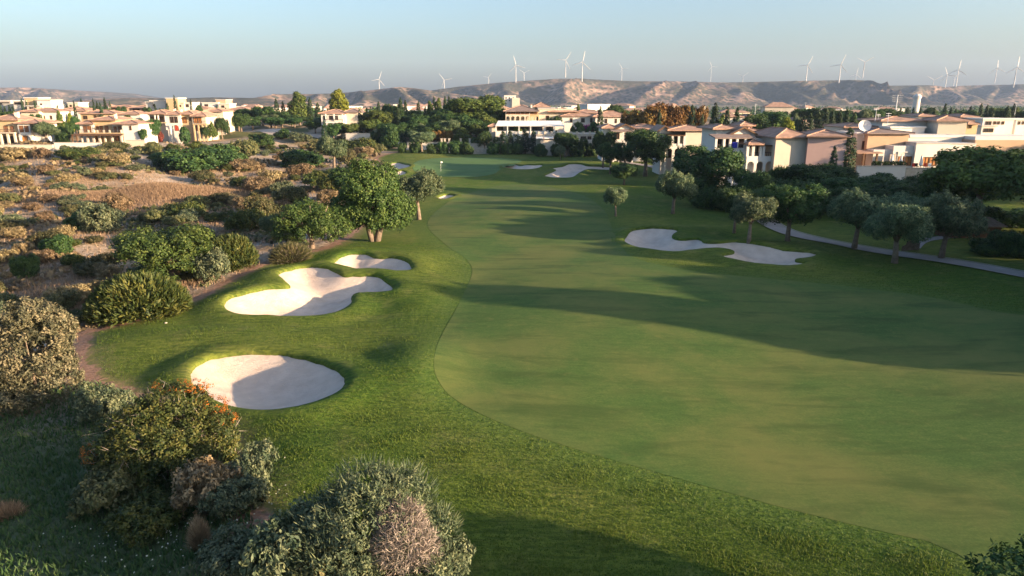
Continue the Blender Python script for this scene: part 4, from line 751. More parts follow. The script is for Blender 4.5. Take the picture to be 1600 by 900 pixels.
# green weeds in the shaded corner
n = 42000; Y = 16 + 22 * rng.random(n); X = -4 - 26 * rng.random(n); keep = (sdist(X, Y, SCRUB) > .2) & (X > -.95 * Y - 3); X, Y = X[keep], Y[keep]
o = blades('weeds', X, Y, h0(X, Y), .24, .045, 'weed_leaf', rng, .9); tag(o, 'dark green weeds in the shaded corner', 'weeds')
n = 170; X = rng.normal(-13, 2.5, n); Y = rng.normal(23.2, 1.6, n); P3 = np.stack([X, Y, h0(X, Y) + .24], 1)
V, F, t = leaves(P3, np.tile([0., -.3, 1.], (n, 1)) + rng.normal(0, .3, (n, 3)), .07, .07, rng.random(n), rng)
o = tag(link('white_blossom', mesh_np('white_blossom', V, F, MATS['flower_white'], False, {'tint': t})), 'tiny white weed flowers in the shaded corner', 'flowers', kind='stuff')

# ------------------------------------------------------------------ buildings
class House:
    """a building laid out from rows and columns measured on its front plane at distance Y"""
    def __init__(s, name, label, px0, px1, Y, wall='cream', cat='house', group=None, yaw=0, pyb=None):
        s.Y = Y; s.w = wall; xc = XZ((px0 + px1) / 2, 200, Y)[0]; zg = float(h0(xc, Y + 3)) if pyb is None else XZ(px0, pyb, Y)[1]
        s.c = (xc, Y, zg); s.o = empty(name, s.c, R(yaw)); tag(s.o, label, cat, group)
    def x(s, px, dy=0): return XZ(px, 200, s.Y + dy)[0] - s.c[0]
    def z(s, py, dy=0): return XZ(800, py, s.Y + dy)[1] - s.c[2]
    def wall(s, px0, px1, top, dy=0, dep=8, mat=None, bot=None, name='wall'):
        b = MB().box(s.x(px0, dy), s.x(px1, dy), dy, dy + dep, s.z(bot, dy) if bot else -1.2, s.z(top, dy)); return b.build(name, M_[mat or s.w], s.o)
    def hip(s, px0, px1, eave, ridge, dy=0, dep=8, over=.7, mat='roof', flat=False):
        x0, x1 = s.x(px0, dy), s.x(px1, dy); y0, y1 = dy - over, dy + dep + over; z0 = s.z(eave, dy); zr = max(z0 + .6, s.z(ridge, dy + dep / 2))
        w, d = x1 - x0, y1 - y0; t = .22; b = MB()
        if w >= d: r = [(x0 + d / 2, (y0 + y1) / 2, zr), (x1 - d / 2, (y0 + y1) / 2, zr)]
        else: r = [((x0 + x1) / 2, y0 + w / 2, zr), ((x0 + x1) / 2, y1 - w / 2, zr)]
        lo = [(x0, y0, z0 - t), (x1, y0, z0 - t), (x1, y1, z0 - t), (x0, y1, z0 - t)]; hi = [(a, c, z0) for a, c, _ in lo]
        b.add(lo + hi, [(3, 2, 1, 0), (0, 1, 5, 4), (1, 2, 6, 5), (2, 3, 7, 6), (3, 0, 4, 7)])
        if w >= d: b.add(hi + r, [(0, 1, 5, 4), (1, 2, 5), (2, 3, 4, 5), (3, 0, 4)])
        else: b.add(hi + r, [(0, 1, 4), (1, 2, 5, 4), (2, 3, 5), (3, 0, 4, 5)])
        o = b.build('roof', M_[mat], s.o)
        c = MB(); ends = [hi[0], hi[3], hi[1], hi[2]]; rr = [r[0], r[0], r[1], r[1]] if w >= d else [r[0], r[1], r[0], r[1]]
        for e, q in zip(ends, rr): c.tube([(e[0], e[1], e[2] + .04), (q[0], q[1], q[2] + .04)], .11, 5)
        c.tube([(r[0][0] - .02, r[0][1], zr + .05), (r[1][0] + .02, r[1][1] + .01, zr + .05)], .12, 5); c.build('ridge_tiles', M_['roof'], o)
        return o
    def gable(s, px0, px1, eave, ridge, dy=0, dep=8, over=.6, mat='roof', wallm=None):
        """gable facing the viewer"""
        x0, x1 = s.x(px0, dy), s.x(px1, dy); xm = (x0 + x1) / 2; z0, zr = s.z(eave, dy), s.z(ridge, dy); k = (zr - z0) / (xm - x0); t = .25; b = MB()
        MB().add([(x0 + .5, dy, z0 - .5), (x1 - .5, dy, z0 - .5), (x1 - .5, dy, z0), (xm, dy, zr - .5 * k), (x0 + .5, dy, z0), (x0 + .5, dy + .3, z0 - .5), (x1 - .5, dy + .3, z0 - .5), (x1 - .5, dy + .3, z0), (xm, dy + .3, zr - .5 * k), (x0 + .5, dy + .3, z0)], [(0, 1, 2, 3, 4), (9, 8, 7, 6, 5), (0, 5, 6, 1), (1, 6, 7, 2), (2, 7, 8, 3), (3, 8, 9, 4), (4, 9, 5, 0)]).build('gable', M_[wallm or s.w], s.o)
        for sx, xe in ((-1, x0), (1, x1)):
            p = [(xe, dy - over, z0), (xm + .0 * sx, dy - over, zr), (xm, dy + dep, zr), (xe, dy + dep, z0)]; q = [(a, c, e - t) for a, c, e in p]
            b.add(p + q, [(0, 1, 2, 3), (7, 6, 5, 4), (0, 4, 5, 1), (2, 6, 7, 3), (3, 7, 4, 0)])
        o = b.build('roof', M_[mat], s.o)
        MB().add([(x0, dy - over - .05, z0 - .3), (xm, dy - over - .05, zr - .3), (x1, dy - over - .05, z0 - .3), (x1, dy - over - .05, z0 + .05), (xm, dy - over - .05, zr + .05), (x0, dy - over - .05, z0 + .05)], [(0, 1, 4, 5), (1, 2, 3, 4)]).build('bargeboard', M_['wood'], o)
        return o
    def shed(s, px0, px1, low, high, dy=-2.5, dep=2.5, mat='roofd'):
        x0, x1 = s.x(px0, dy), s.x(px1, dy); z0, z1 = s.z(low, dy), s.z(high, dy + dep); t = .2
        p = [(x0, dy, z0), (x1, dy, z0), (x1, dy + dep, z1), (x0, dy + dep, z1)]; q = [(a, b, c - t) for a, b, c in p]
        return MB().add(p + q, [(0, 1, 2, 3), (7, 6, 5, 4), (0, 4, 5, 1), (1, 5, 6, 2), (2, 6, 7, 3), (3, 7, 4, 0)]).build('porch_roof', M_[mat], s.o)
    def win(s, px0, px1, top, bot, dy=0, mat='glass', frame='wood', name='window'):
        x0, x1, z0, z1 = s.x(px0, dy), s.x(px1, dy), s.z(bot, dy), s.z(top, dy); f = .1; b = MB()
        b.box(x0 - f, x1 + f, dy - .1, dy + .02, z0 - f, z0); b.box(x0 - f, x1 + f, dy - .1, dy + .02, z1, z1 + f); b.box(x0 - f, x0, dy - .1, dy + .02, z0, z1); b.box(x1, x1 + f, dy - .1, dy + .02, z0, z1)
        b.box((x0 + x1) / 2 - .04, (x0 + x1) / 2 + .04, dy - .08, dy + .02, z0, z1)
        o = b.build(name, M_[frame], s.o); MB().box(x0, x1, dy - .03, dy + .01, z0, z1).build('pane' if mat == 'glass' else 'leaf', M_[mat], o); return o  # in the shade material the leaf is a dark panel painting an unlit opening
    def wins(s, lst, top, bot, **k):
        for a, b in lst: s.win(a, b, top, bot, **k)
    def arcade(s, px0, px1, top, spring, bot, n, dy=-2.2, th=.4, mat=None, crown_=None, pier=.28):
        """arches cut through a wall panel"""
        x0, x1, zt = s.x(px0, dy), s.x(px1, dy), s.z(top, dy); zs = s.z(spring, dy); zb = s.z(bot, dy) if bot else -1.2; w = (x1 - x0) / n; b = MB(); K = 10
        for i in range(n):
            a = x0 + i * w; e = a + w; p = w * pier / 2; r = (w - 2 * p) / 2; c = (a + e) / 2; rz = min(r, zt - zs - .15)
            b.box(a, a + p, dy, dy + th, zb, zs); b.box(e - p, e, dy, dy + th, zb, zs)
            for k in range(K):
                t0, t1 = math.pi * k / K, math.pi * (k + 1) / K; xa, za, xb, zb_ = c - r * math.cos(t0), zs + rz * math.sin(t0), c - r * math.cos(t1), zs + rz * math.sin(t1)
                if k == 0: xl = a
                else: xl = xa
                xr_ = e if k == K - 1 else xb
                v = [(xa, dy, za), (xb, dy, zb_), (xr_, dy, zt), (xl, dy, zt)]; v += [(q[0], dy + th, q[2]) for q in v]
                b.add(v, [(0, 1, 2, 3), (7, 6, 5, 4), (0, 4, 5, 1), (3, 2, 6, 7)])
                if k == 0: b.add([(a, dy, zs), (xa, dy, zs), (a, dy, zt)], [(0, 1, 2)])
                if k == K - 1: b.add([(xb, dy, zs), (e, dy, zs), (e, dy, zt)], [(0, 1, 2)])
        return b.build('arcade', M_[mat or s.w], s.o)
    def rail(s, px0, px1, top, bot, dy=-2.2, mat='rail', n=None, slab=True):
        x0, x1, zt, zb = s.x(px0, dy), s.x(px1, dy), s.z(top, dy), s.z(bot, dy); b = MB().box(x0, x1, dy, dy + .1, zt - .1, zt); n = n or max(3, int((x1 - x0) / .35))
        for i in range(n + 1): xx = x0 + (x1 - x0) * i / n; b.box(xx - .03, xx + .03, dy + .02, dy + .08, zb, zt - .1)
        o = b.build('railing', M_[mat], s.o)
        if slab: MB().box(x0 - .2, x1 + .2, dy - .15, .0, zb - .28, zb).build('balcony', M_[s.w], s.o)
        return o
    def posts(s, pxs, top, bot, dy=-2.2, w=.28, mat=None):
        for p in pxs: xx = s.x(p, dy); MB().box(xx - w / 2, xx + w / 2, dy, dy + w, s.z(bot, dy) if bot else -1.2, s.z(top, dy)).build('post', M_[mat or s.w], s.o)
    def chim(s, px0, px1, top, bot, dy=3, mat='white'):
        x0, x1, zt = s.x(px0, dy), s.x(px1, dy), s.z(top, dy); o = MB().box(x0, x1, dy, dy + (x1 - x0), s.z(bot, dy) - 1, zt - .15).build('chimney', M_[mat], s.o); MB().box(x0 - .12, x1 + .12, dy - .12, dy + (x1 - x0) + .12, zt - .15, zt).build('cap', M_['roof'], o)
    def panel(s, px0, px1, top, bot, dy, dep=2.2):
        x0, x1 = s.x(px0, dy), s.x(px1, dy); z0, z1 = s.z(bot, dy), s.z(top, dy + dep); p = [(x0, dy, z0), (x1, dy, z0), (x1, dy + dep, z1), (x0, dy + dep, z1)]; q = [(a, b, c - .1) for a, b, c in p]
        MB().add(p + q, [(0, 1, 2, 3), (7, 6, 5, 4), (0, 4, 5, 1), (1, 5, 6, 2), (2, 6, 7, 3), (3, 7, 4, 0)]).build('solar_panel', M_['panel'], s.o)
    def flat(s, px0, px1, top, dy=0, dep=8, mat='conc', th=.35, over=.25):
        x0, x1, z = s.x(px0, dy), s.x(px1, dy), s.z(top, dy); return MB().box(x0 - over, x1 + over, dy - over, dy + dep + over, z, z + th).build('roof', M_[mat], s.o)
VG = 'sunlit villas of the left village'
# leftmost villa
h = House('villa', 'leftmost cream villa with arched porch and two tiled roofs', -14, 64, 205, 'cream', group=VG)
h.wall(-14, 30, 187, 0, 9, 'yellow'); h.wall(28, 47, 192, -.8, 8, 'white'); h.wall(47, 62, 192, .5, 8, 'white'); h.hip(-17, 33, 187, 178, 0, 9); h.hip(25, 66, 192, 186, -.8, 9); h.chim(26, 31, 174.5, 188, 2)
h.wins([(7, 12), (17, 21)], 197, 206, dy=0, mat='shut'); h.wins([(31, 36), (39, 44)], 197, 206, dy=-.8, mat='shut'); h.rail(-12, 20, 202, 207, -1.8); h.posts([-2, 9, 20], 208, None, -1.7, .5); h.wins([(4, 9), (14, 18)], 213, 223, dy=0); h.arcade(27, 47, 210, 217, None, 1, -1.6, .6, 'white', pier=.2); h.win(32, 40, 213, 224, dy=-.8, mat='door', name='door')
# balconied villa
h = House('villa', 'two-storey ochre villa with long balcony and stacked tiled roofs', 122, 218, 205, 'yellow', group=VG)
h.wall(125, 146, 193, .4, 9, 'white'); h.wall(144, 182, 187, 1, 10, 'yellow'); h.wall(176, 192, 193, .2, 9, 'cream'); h.wall(191, 217, 193, -1.5, 10, 'white'); h.hip(121, 149, 193, 187, 0, 9); h.hip(141, 184, 187, 181, .8, 10); h.hip(174, 219, 193, 187.5, -1.5, 10); h.chim(181, 184, 177, 190, 3)
h.wins([(131, 135), (137, 142)], 197, 206, dy=.4, mat='shut'); h.wins([(151, 154), (156.5, 160.5), (164.5, 169)], 197, 206, dy=1, mat='shut'); h.wins([(178, 182), (184.5, 189)], 198, 207, dy=.2, mat='shut'); h.win(203, 205, 197, 203, dy=-1.5); h.rail(124, 188, 202.5, 207.5, -2.2); h.posts([124, 137, 151, 161, 170, 188], 203, 208, -2.3, .4, 'stone')
h.shed(110, 188, 211, 208.5, -3.6, 1.4, 'wood'); h.arcade(124, 162, 210, 215, None, 4, -2.2, .5, 'stone'); h.posts([172, 187], 209, None, -2.3, .5, 'stone'); h.wins([(145, 149), (153, 157), (178, 183)], 212, 221, dy=.1, mat='door'); h.win(188.5, 190.5, 213, 220, dy=.1, mat='door'); h.posts([110, 117], 210, None, -3.4, .25, 'wood')
h.panel(157, 168, 183.5, 186, 1.6); h.panel(188, 197, 189.5, 191.6, -.6)
# ochre villa
h = House('villa', 'long ochre villa with orange shutters above the clipped hedge', 232, 325, 232, 'yellow', group=VG)
h.wall(234, 262, 177.5, 2.2, 8, 'cream'); h.wall(262, 284, 178.5, 0, 9, 'white'); h.wall(282, 304, 178.5, .8, 9, 'yellow'); h.wall(302, 323, 181, .2, 9, 'cream'); h.hip(230, 264, 177.5, 172, 0, 10); h.hip(260, 286, 178.5, 173, 0, 9); h.hip(281, 306, 178, 172.5, .6, 9); h.hip(300, 326, 181, 174.5, -.4, 9)
h.wins([(238, 243), (245, 248), (250, 257)], 182.5, 191, dy=2.2, mat='shut'); h.posts([234, 244, 249, 260], 178, 203, -.2, .35, 'white'); h.rail(234, 260, 187.5, 191, -.2); h.wins([(268, 272.5), (274.5, 279)], 182.5, 191.5); h.wins([(284.5, 288), (289, 293)], 183.5, 192, dy=.8, mat='door'); h.win(298, 300, 184, 188.5, dy=.8); h.wins([(304.5, 310), (311.5, 316)], 184, 192, dy=.2, mat='door')
h.rail(303, 322, 189, 193.5, -1.8); h.posts([303, 310, 316, 322], 194, None, -1.8, .4); h.wins([(306, 309), (312, 315)], 197, 204, dy=.2, mat='shut'); h.arcade(265, 281, 194, 199, None, 1, -1.6, .5, 'white', pier=.2); h.win(274, 279, 196, 204, dy=0, mat='red', name='door'); h.chim(274, 277, 169.5, 176, 4); h.chim(284, 287, 170, 176, 4)
h.panel(236, 246, 173.5, 176, 2); h.panel(308, 314, 176, 178.5, 1.5)
# villas behind
def villa(label, px0, px1, eave, ridge, Y, wall='cream', dep=9, base=8, wins=(), sec=None, panel=None, yaw=0, group=VG, over=.7, win_rows=((.9, .0),)):
    h = House('villa', label, px0, px1, Y, wall, group=group, yaw=yaw); h.wall(px0 + 1, px1 - 1, eave, 0, dep); h.hip(px0, px1, eave, ridge, 0, dep, over)
    for a, b, t, bo, m in wins: h.win(a, b, t, bo, mat=m)
    if sec: h.wall(sec[0] + 1, sec[1] - 1, sec[2], -2, dep, sec[4]); h.hip(sec[0], sec[1], sec[2], sec[3], -2, dep, over)
    if panel: h.panel(*panel, dy=1.2)
    return h
villa('villa with white side wall behind the leftmost villa', 38, 98, 173.5, 169, 245, 'white', wins=[(70, 73, 181, 186, 'shut'), (82, 84, 181, 186, 'glass'), (44, 50, 178, 186, 'shade'), (54, 60, 178, 186, 'shade')], sec=(36, 66, 174, 170, 'cream'), panel=(58, 68, 170, 172.5))
villa('pale villa between cypresses behind the bright green tree', 95, 136, 172, 166, 275, 'cream', wins=[(101, 105, 177, 184, 'shade'), (108, 110, 179, 184, 'glass'), (118, 121, 178, 185, 'shut')], sec=(112, 140, 173, 168, 'white'))
villa('villa roofs just above the balconied villa, with twin chimneys', 128, 185, 177, 172, 250, 'yellow', wins=[(133, 139, 181, 186, 'shade'), (150, 153, 180, 184, 'glass')], panel=(146, 158, 173, 176))
villa('white villa behind the right end of the balconied villa', 186, 223, 178, 173, 245, 'white', wins=[(196, 199, 183, 187, 'glass')], panel=(198, 208, 174, 176.5))
villa('terracotta roofed villa between ochre villa and tower house', 205, 262, 168.5, 164.5, 330, 'tan', wins=[(212, 222, 170, 174, 'shade'), (226, 229, 170, 173, 'shut')])
villa('orange-shuttered villa right of the long ochre villa', 318, 337, 176, 171, 252, 'cream', wins=[(322, 326, 180, 186, 'door'), (330, 334, 179, 186, 'door')], sec=(322, 352, 174, 169.5, 'cream'))
villa('low villa with tiled roof right of the tower house', 284, 330, 169.5, 166, 320, 'cream', wins=[(295, 298, 171, 174, 'glass')])
villa('far villa at the right end of the sunlit village', 355, 392, 171, 167, 330, 'cream', wins=[(362, 366, 173, 177, 'shade')])
villa('brown roofed villa far behind the terrace', 176, 212, 167, 164, 350, 'tan', wins=[(180, 190, 168.5, 171, 'shade')])
def flat_house(label, blocks, Y, group=VG, name='flat_roofed_house'):
    px0 = min(b[0] for b in blocks); px1 = max(b[1] for b in blocks); h = House(name, label, px0, px1, Y, group=group)
    for i, (a, b, t, dy, m, w) in enumerate(blocks):
        h.wall(a, b, t, dy, 8 + i * .13, m); h.flat(a, b, t, dy, 8 + i * .13, 'conc' if i % 2 else 'white')
        for (c, d, e, f) in w: h.win(c, d, e, f, dy=dy)
    return h
flat_house('modern yellow and white house on the skyline at far left', [(46, 67, 153.5, 2, 'yellow', [(49, 56, 164, 167)]), (65, 86, 157, 0, 'white', [(70, 72, 162, 165)]), (28, 47, 158.5, 1.5, 'conc', [(30, 44, 160, 163)]), (48, 68, 166, -2.5, 'cream', [(52, 58, 167.5, 170)])], 300)
flat_house('grey modern house at the far left edge of the skyline', [(3, 24, 158, 0, 'conc', [(5, 22, 160, 163)]), (12, 36, 163, -2, 'conc', [])], 315)
flat_house('pale flat house between two skyline cypresses', [(112, 128, 161, 0, 'cream', [(115, 118, 164, 167)]), (94, 113, 164, 1, 'white', [(97, 103, 166, 169)])], 330)
flat_house('yellow tower house behind the ochre villa', [(265, 283, 154, 0, 'yellow', []), (283, 292, 161, 1, 'cream', [(285, 287, 164, 167)]), (292, 303, 161, 1.5, 'white', [(295, 299, 163, 167)])], 310)
flat_house('white flat house left of the yellow tower house', [(240, 262, 158, 0, 'white', [(244, 247, 163, 166)]), (233, 242, 160, -1, 'conc', [])], 315)
flat_house('long cream house with a brick-coloured tower right of the tower house', [(320, 345, 161, 0, 'white', [(324, 329, 163, 166)]), (342, 357, 156.5, 1.5, 'tan', []), (345, 362, 163, -1, 'cream', [(350, 354, 165, 168)])], 340)
# garden and terrace walls
def wall_thing(label, pts, top_over, Y, mat='white', th=.4, group='garden walls', cap=True, name='garden_wall', base=None):
    """a straight free-standing wall from column a to column b"""
    a, b, t = pts; x0, x1 = XZ(a, t, Y)[0], XZ(b, t, Y)[0]; zt = XZ(a, t, Y)[1]; zg = min(float(h0(x0, Y)), float(h0(x1, Y))) - .4; o = empty(name, ((x0 + x1) / 2, Y, zg)); tag(o, label, 'wall', group)
    xm = (x0 + x1) / 2; zt = max(zt, zg + .9); MB().box(x0 - xm, x1 - xm, 0, th, 0, zt - zg).build('wall_body', M_[mat], o)
    MB().box(x0 - xm - .08, x1 - xm + .08, -.08, th + .08, zt - zg + .002, zt - zg + .1).build('coping', M_['stone'], o); return o
wall_thing('white retaining wall below the balconied villa', (84, 158, 223), 0, 190); wall_thing('cream retaining wall below the leftmost villa', (-20, 82, 226.5), 0, 188, 'cream'); wall_thing('short pale wall right of the balconied villa', (196, 226, 219.5), 0, 198, 'cream')
wall_thing('white garden wall behind the green', (622, 700, 222.5), 0, 232); wall_thing('pale green fence wall under the central wood', (540, 578, 208.5), 0, 240, 'conc')
# loungers on the terrace
for i, px in enumerate((107, 113, 119, 130, 136)):
    X = XZ(px, 220, 193)[0]; o = empty('sun_lounger', (X, 193, float(h0(X, 193)) + .0), R(20)); tag(o, 'white sun lounger on the villa terrace, %s from left' % ordw(i), 'lounger', 'terrace loungers')
    MB().box(-.35, .35, -1, .4, .3, .42).build('seat', M_['canvas'], o); MB().add([(-.35, .4, .4), (.35, .4, .4), (.35, 1.0, 1.0), (-.35, 1.0, 1.0), (-.35, .45, .3), (.35, .45, .3), (.35, 1.08, .95), (-.35, 1.08, .95)], [(0, 1, 2, 3), (7, 6, 5, 4), (0, 4, 5, 1), (1, 5, 6, 2), (2, 6, 7, 3), (3, 7, 4, 0)]).build('backrest', M_['canvas'], o)
    for sx in (-.3, .3):
        for sy in (-.9, .35): MB().box(sx - .03, sx + .03, sy - .03, sy + .03, 0, .3).build('leg', M_['canvas'], o)
# central villa
h = House('villa', 'white villa with terracotta hipped roof before the tall pine', 498, 562, 252, 'white')
h.wall(503, 540, 177, 0, 9); h.wall(541, 560, 175, 2, 9, 'cream'); h.hip(499, 544, 177, 170.5, 0, 9); h.hip(538, 564, 175, 169, 2, 9, mat='roofd'); h.wins([(507, 512), (516, 521), (524, 529)], 181, 187); h.win(526, 533, 192, 199, mat='shade'); h.rail(510, 536, 186, 191, -1.8); h.posts([510, 523, 536], 178, None, -1.7, .35); h.arcade(510, 536, 190, 196, None, 2, -1.8, .4)
# club house
h = House('club_house', 'large cream club house with dark-roofed arcaded rotunda', 788, 985, 246, 'cream', 'building')
h.wall(790, 838, 174, 3.0, 12); h.hip(786, 843, 173.5, 164, 0, 13, mat='roofd'); h.arcade(790, 828, 179.5, 184.5, 192, 5, .4, .5, 'cream'); h.wall(790, 828, 174, .5, 2.4, 'cream', 179.5, 'parapet'); h.wins([(792, 797), (799, 804.5), (806.5, 812), (814, 819), (821, 826)], 175, 178, dy=.5, mat='shut'); h.arcade(828, 842, 179.5, 184.5, 192, 2, .9, .5, 'yellow'); h.wall(828, 841, 174, 1.0, 2, 'yellow', 179.5, 'parapet'); h.wins([(829, 833), (835, 839)], 175, 178, dy=1.0, mat='shut')
h.wall(841, 900, 170, 6, 12, 'cream'); h.flat(841, 866, 170, 6, 12, 'conc'); h.hip(855, 905, 174, 168.5, 5, 12); h.wins([(853.5, 857.5)], 181, 187, dy=6); h.wall(878, 930, 181, 2, 10, 'white'); h.hip(875, 933, 181, 174.5, 2, 10); h.wins([(891, 894), (908, 913), (922, 925)], 185, 191, dy=2); h.wall(930, 983, 182, -1, 10, 'white'); h.hip(925, 987, 182, 173.5, -1, 10, mat='roof'); h.wins([(945, 948), (961, 963)], 186, 192, dy=-1)
h.wall(836, 857, 166, 16, 8, 'yellow'); h.hip(832, 860, 166.5, 160, 16, 8); h.hip(892, 945, 176, 171.5, 14, 9); h.wall(894, 943, 176, 14, 9, 'cream'); h.chim(829, 831.5, 163, 170, 8)
# white canopy pavilion
h = House('pavilion', 'white canopy pavilion on slim posts before the club house', 766, 882, 226, 'white', 'pavilion')
for i, (a, b) in enumerate(((774, 828), (828, 882))):
    x0, x1 = h.x(a), h.x(b); z0, z1 = h.z(196.5), h.z(188.5, 6); p = [(x0, 0, z0), (x1 - .02, 0, z0), (x1 - .02 - (.8 if i else 0), 6, z1), (x0 + (0 if i else .8), 6, z1)]; q = [(u, v, w - .15) for u, v, w in p]
    MB().add(p + q, [(0, 1, 2, 3), (7, 6, 5, 4), (0, 4, 5, 1), (1, 5, 6, 2), (2, 6, 7, 3), (3, 7, 4, 0)]).build('canopy', M_['canvas'], h.o)
h.posts([775, 793, 811, 829, 851, 866, 881], 196.8, None, .1, .3, 'canvas'); h.wall(776, 880, 205, .25, 5.5, 'white', None, 'parapet'); h.wall(764, 776, 197, 1, 7, 'cream'); h.hip(762, 779, 197, 193, 1, 7); h.wins([(778, 786), (796, 806), (814, 826), (832, 847), (854, 864)], 198.3, 204.5, dy=6)
h.wall(776, 880, 197.4, 6, .4, 'white', None, 'back_wall')
# terraces
h = House('club_terrace', 'pink stepped terrace with pillared balustrade below the club house', 836, 940, 214, 'pink', 'terrace')
h.wall(838, 938, 209.5, 1.5, 9, 'stone'); h.wall(845, 930, 219, -1.5, 3, 'cream'); h.posts([842, 852, 862, 872, 882, 892, 902, 912, 922, 934], 205.5, 210, 1.3, .6, 'cream'); h.rail(838, 936, 206.5, 209.5, 1.6, 'white', 60, False); h.wins([(908, 916), (919, 924)], 213.5, 218.5, dy=1.5, mat='shade'); h.posts([850, 866, 884], 214, 219, -1.7, .3); h.shed(838, 880, 216, 213.5, -1.2, 2.5, 'canvas'); h.wall(906, 934, 223, -3, 2, 'cream')
wall_thing('low pale garden wall left of the terrace cypresses', (700, 790, 224.5), 0, 224, 'stone'); wall_thing('stone wall at the foot of the terrace cypresses', (728, 835, 233), 0, 220, 'stone')
for i, px in enumerate((690, 695, 702, 720, 734)):
    X, zt = XZ(px, 217, 226); zg = float(h0(X, 226)); o = MB().box(-.28, .28, -.28, .28, 0, zt - zg).box(-.38, .38, -.38, .38, zt - zg, zt - zg + .15).build('gate_pillar', M_['stone'], None, (X, 226, zg)); tag(o, 'pale pillar on the garden wall, %s from left' % ordw(i), 'pillar', 'garden pillars')
# apartments
h = House('apartment_block', 'farther gabled apartment wing behind the dark rounded tree', 940, 1040, 186, 'white', 'building')
h.wall(942, 985, 199, 1.2, 9); h.gable(962, 992, 200.5, 193.5, .6, 9); h.hip(939, 968, 199.5, 194, 1, 9); h.shed(955, 992, 205, 201.5, -1.6, 2.4); h.posts([958, 974, 990], 205.5, None, -1.5, .35); h.wins([(961, 968), (978, 985)], 208, 217, dy=1.2, mat='shade'); h.arcade(950, 980, 220, 226, None, 3, -1.5, .4); h.wall(985, 1036, 201, 2, 9); h.hip(975, 1044, 200.5, 194, 2, 9); h.wins([(995, 1000), (1008, 1013), (1022, 1027)], 205, 214, dy=2, mat='shade')
h = House('apartment_block', 'apartment wing with arched loggia and blank cream end wall', 1034, 1118, 156, 'white', 'building')
h.wall(1034, 1046, 204, 1.2, 8); h.gable(1026, 1052, 205, 196, .4, 9); h.wall(1046, 1073, 204, 2.2, 7); h.wall(1072, 1118, 203, -.6, 10, 'cream'); h.hip(1042, 1121, 203, 195.5, -.6, 10); h.shed(1044, 1072, 211, 209.5, -.9, 3, 'wood'); h.posts([1052, 1062, 1071], 211, 228, -.8, .45); h.wall(1046, 1072, 224.5, -.7, .3, bot=231, name='parapet'); h.wins([(1047, 1051), (1056, 1062)], 213, 225, dy=2.2, mat='shade'); h.arcade(1041, 1068, 231, 236, None, 2, -.9, .5); h.wins([(1045, 1051), (1057, 1064)], 233, 246, dy=2.2, mat='shade'); h.wins([(1022, 1026), (1029, 1033)], 238, 245, dy=1.2, mat='shade')
h = House('apartment_block', 'white apartment block with balconies, arches and a wide blank cream wall', 1115, 1268, 130, 'white', 'building', yaw=4)
h.wall(1120, 1152, 201, 3, 8); h.hip(1112, 1158, 200.5, 194.5, 3, 8); h.gable(1139, 1184, 209.5, 197.5, 1.5, 10); h.wall(1142, 1182, 209, 1.6, 9); h.hip(1150, 1226, 213, 199.5, 6, 9); h.shed(1116, 1181, 215, 209, -2.0, 3.6); h.posts([1118, 1131, 1141, 1152, 1165, 1180], 215, 234, -1.9, .4); h.rail(1118, 1180, 225.5, 231.5, -1.7); h.wall(1117, 1181, 231.8, -1.9, 3, bot=None); h.wins([(1122, 1128), (1135, 1139), (1146, 1150), (1156, 1163), (1170, 1176)], 217, 231, dy=1.6, mat='shade')
h.hip(1166, 1192, 224.5, 217.5, -3.2, 3); h.wall(1186, 1214, 216.5, 1, 8); h.shed(1186, 1213, 227, 225.5, -3.3, 4, 'wood'); h.posts([1169, 1178, 1190, 1195, 1211], 227, 250, -3.2, .45); h.wall(1168, 1212, 244, -3.3, .35, bot=252, name='parapet'); h.arcade(1168, 1213, 251, 257.5, None, 3, -3.35, .5); h.wins([(1179, 1187), (1197, 1209)], 228, 244, dy=1.0, mat='shade'); h.wall(1166, 1186, 224.5, .9, 8); h.wall(1166, 1213, 250.6, 1.05, 7)
h.wall(1212, 1266, 214.5, -4.5, 12, 'cream'); h.hip(1208, 1272, 214, 200, -4.5, 12); h.rail(1197, 1210, 238, 244, -3.1, slab=False); h.rail(1179, 1187, 238, 244, -3.1, slab=False); h.gable(1163, 1186, 190.5, 188.5, 14, 5) if False else None; h.wall(1164, 1182, 196, 12, 4, 'roof'); h.hip(1160, 1186, 195.5, 190, 12, 4)
X, z = XZ(1147.5, 231, 127.8); tb = MB()
for k in range(8): tb.add([(-.48 + .12 * k, -.03 * (k % 2), 0), (-.36 + .12 * k, -.03 * ((k + 1) % 2), 0), (-.36 + .12 * k, -.03 * ((k + 1) % 2), 1.05), (-.48 + .12 * k, -.03 * (k % 2), 1.05), (-.48 + .12 * k, .03 - .03 * (k % 2), 0), (-.36 + .12 * k, .03 - .03 * ((k + 1) % 2), 0), (-.36 + .12 * k, .03 - .03 * ((k + 1) % 2), 1.05), (-.48 + .12 * k, .03 - .03 * (k % 2), 1.05)], [(0, 1, 2, 3), (7, 6, 5, 4), (3, 2, 6, 7)])
tag(tb.build('beach_towel', M_['blue'], None, (X, 127.7, z)), 'blue towel hung over the apartment balcony rail', 'towel')
h = House('apartment_block', 'pink windowless apartment block with a hipped tile roof', 1266, 1325, 124, 'pink', 'building', yaw=-14)
h.wall(1267, 1323, 213, 0, 10); h.hip(1263, 1328, 212.5, 202, 0, 10)
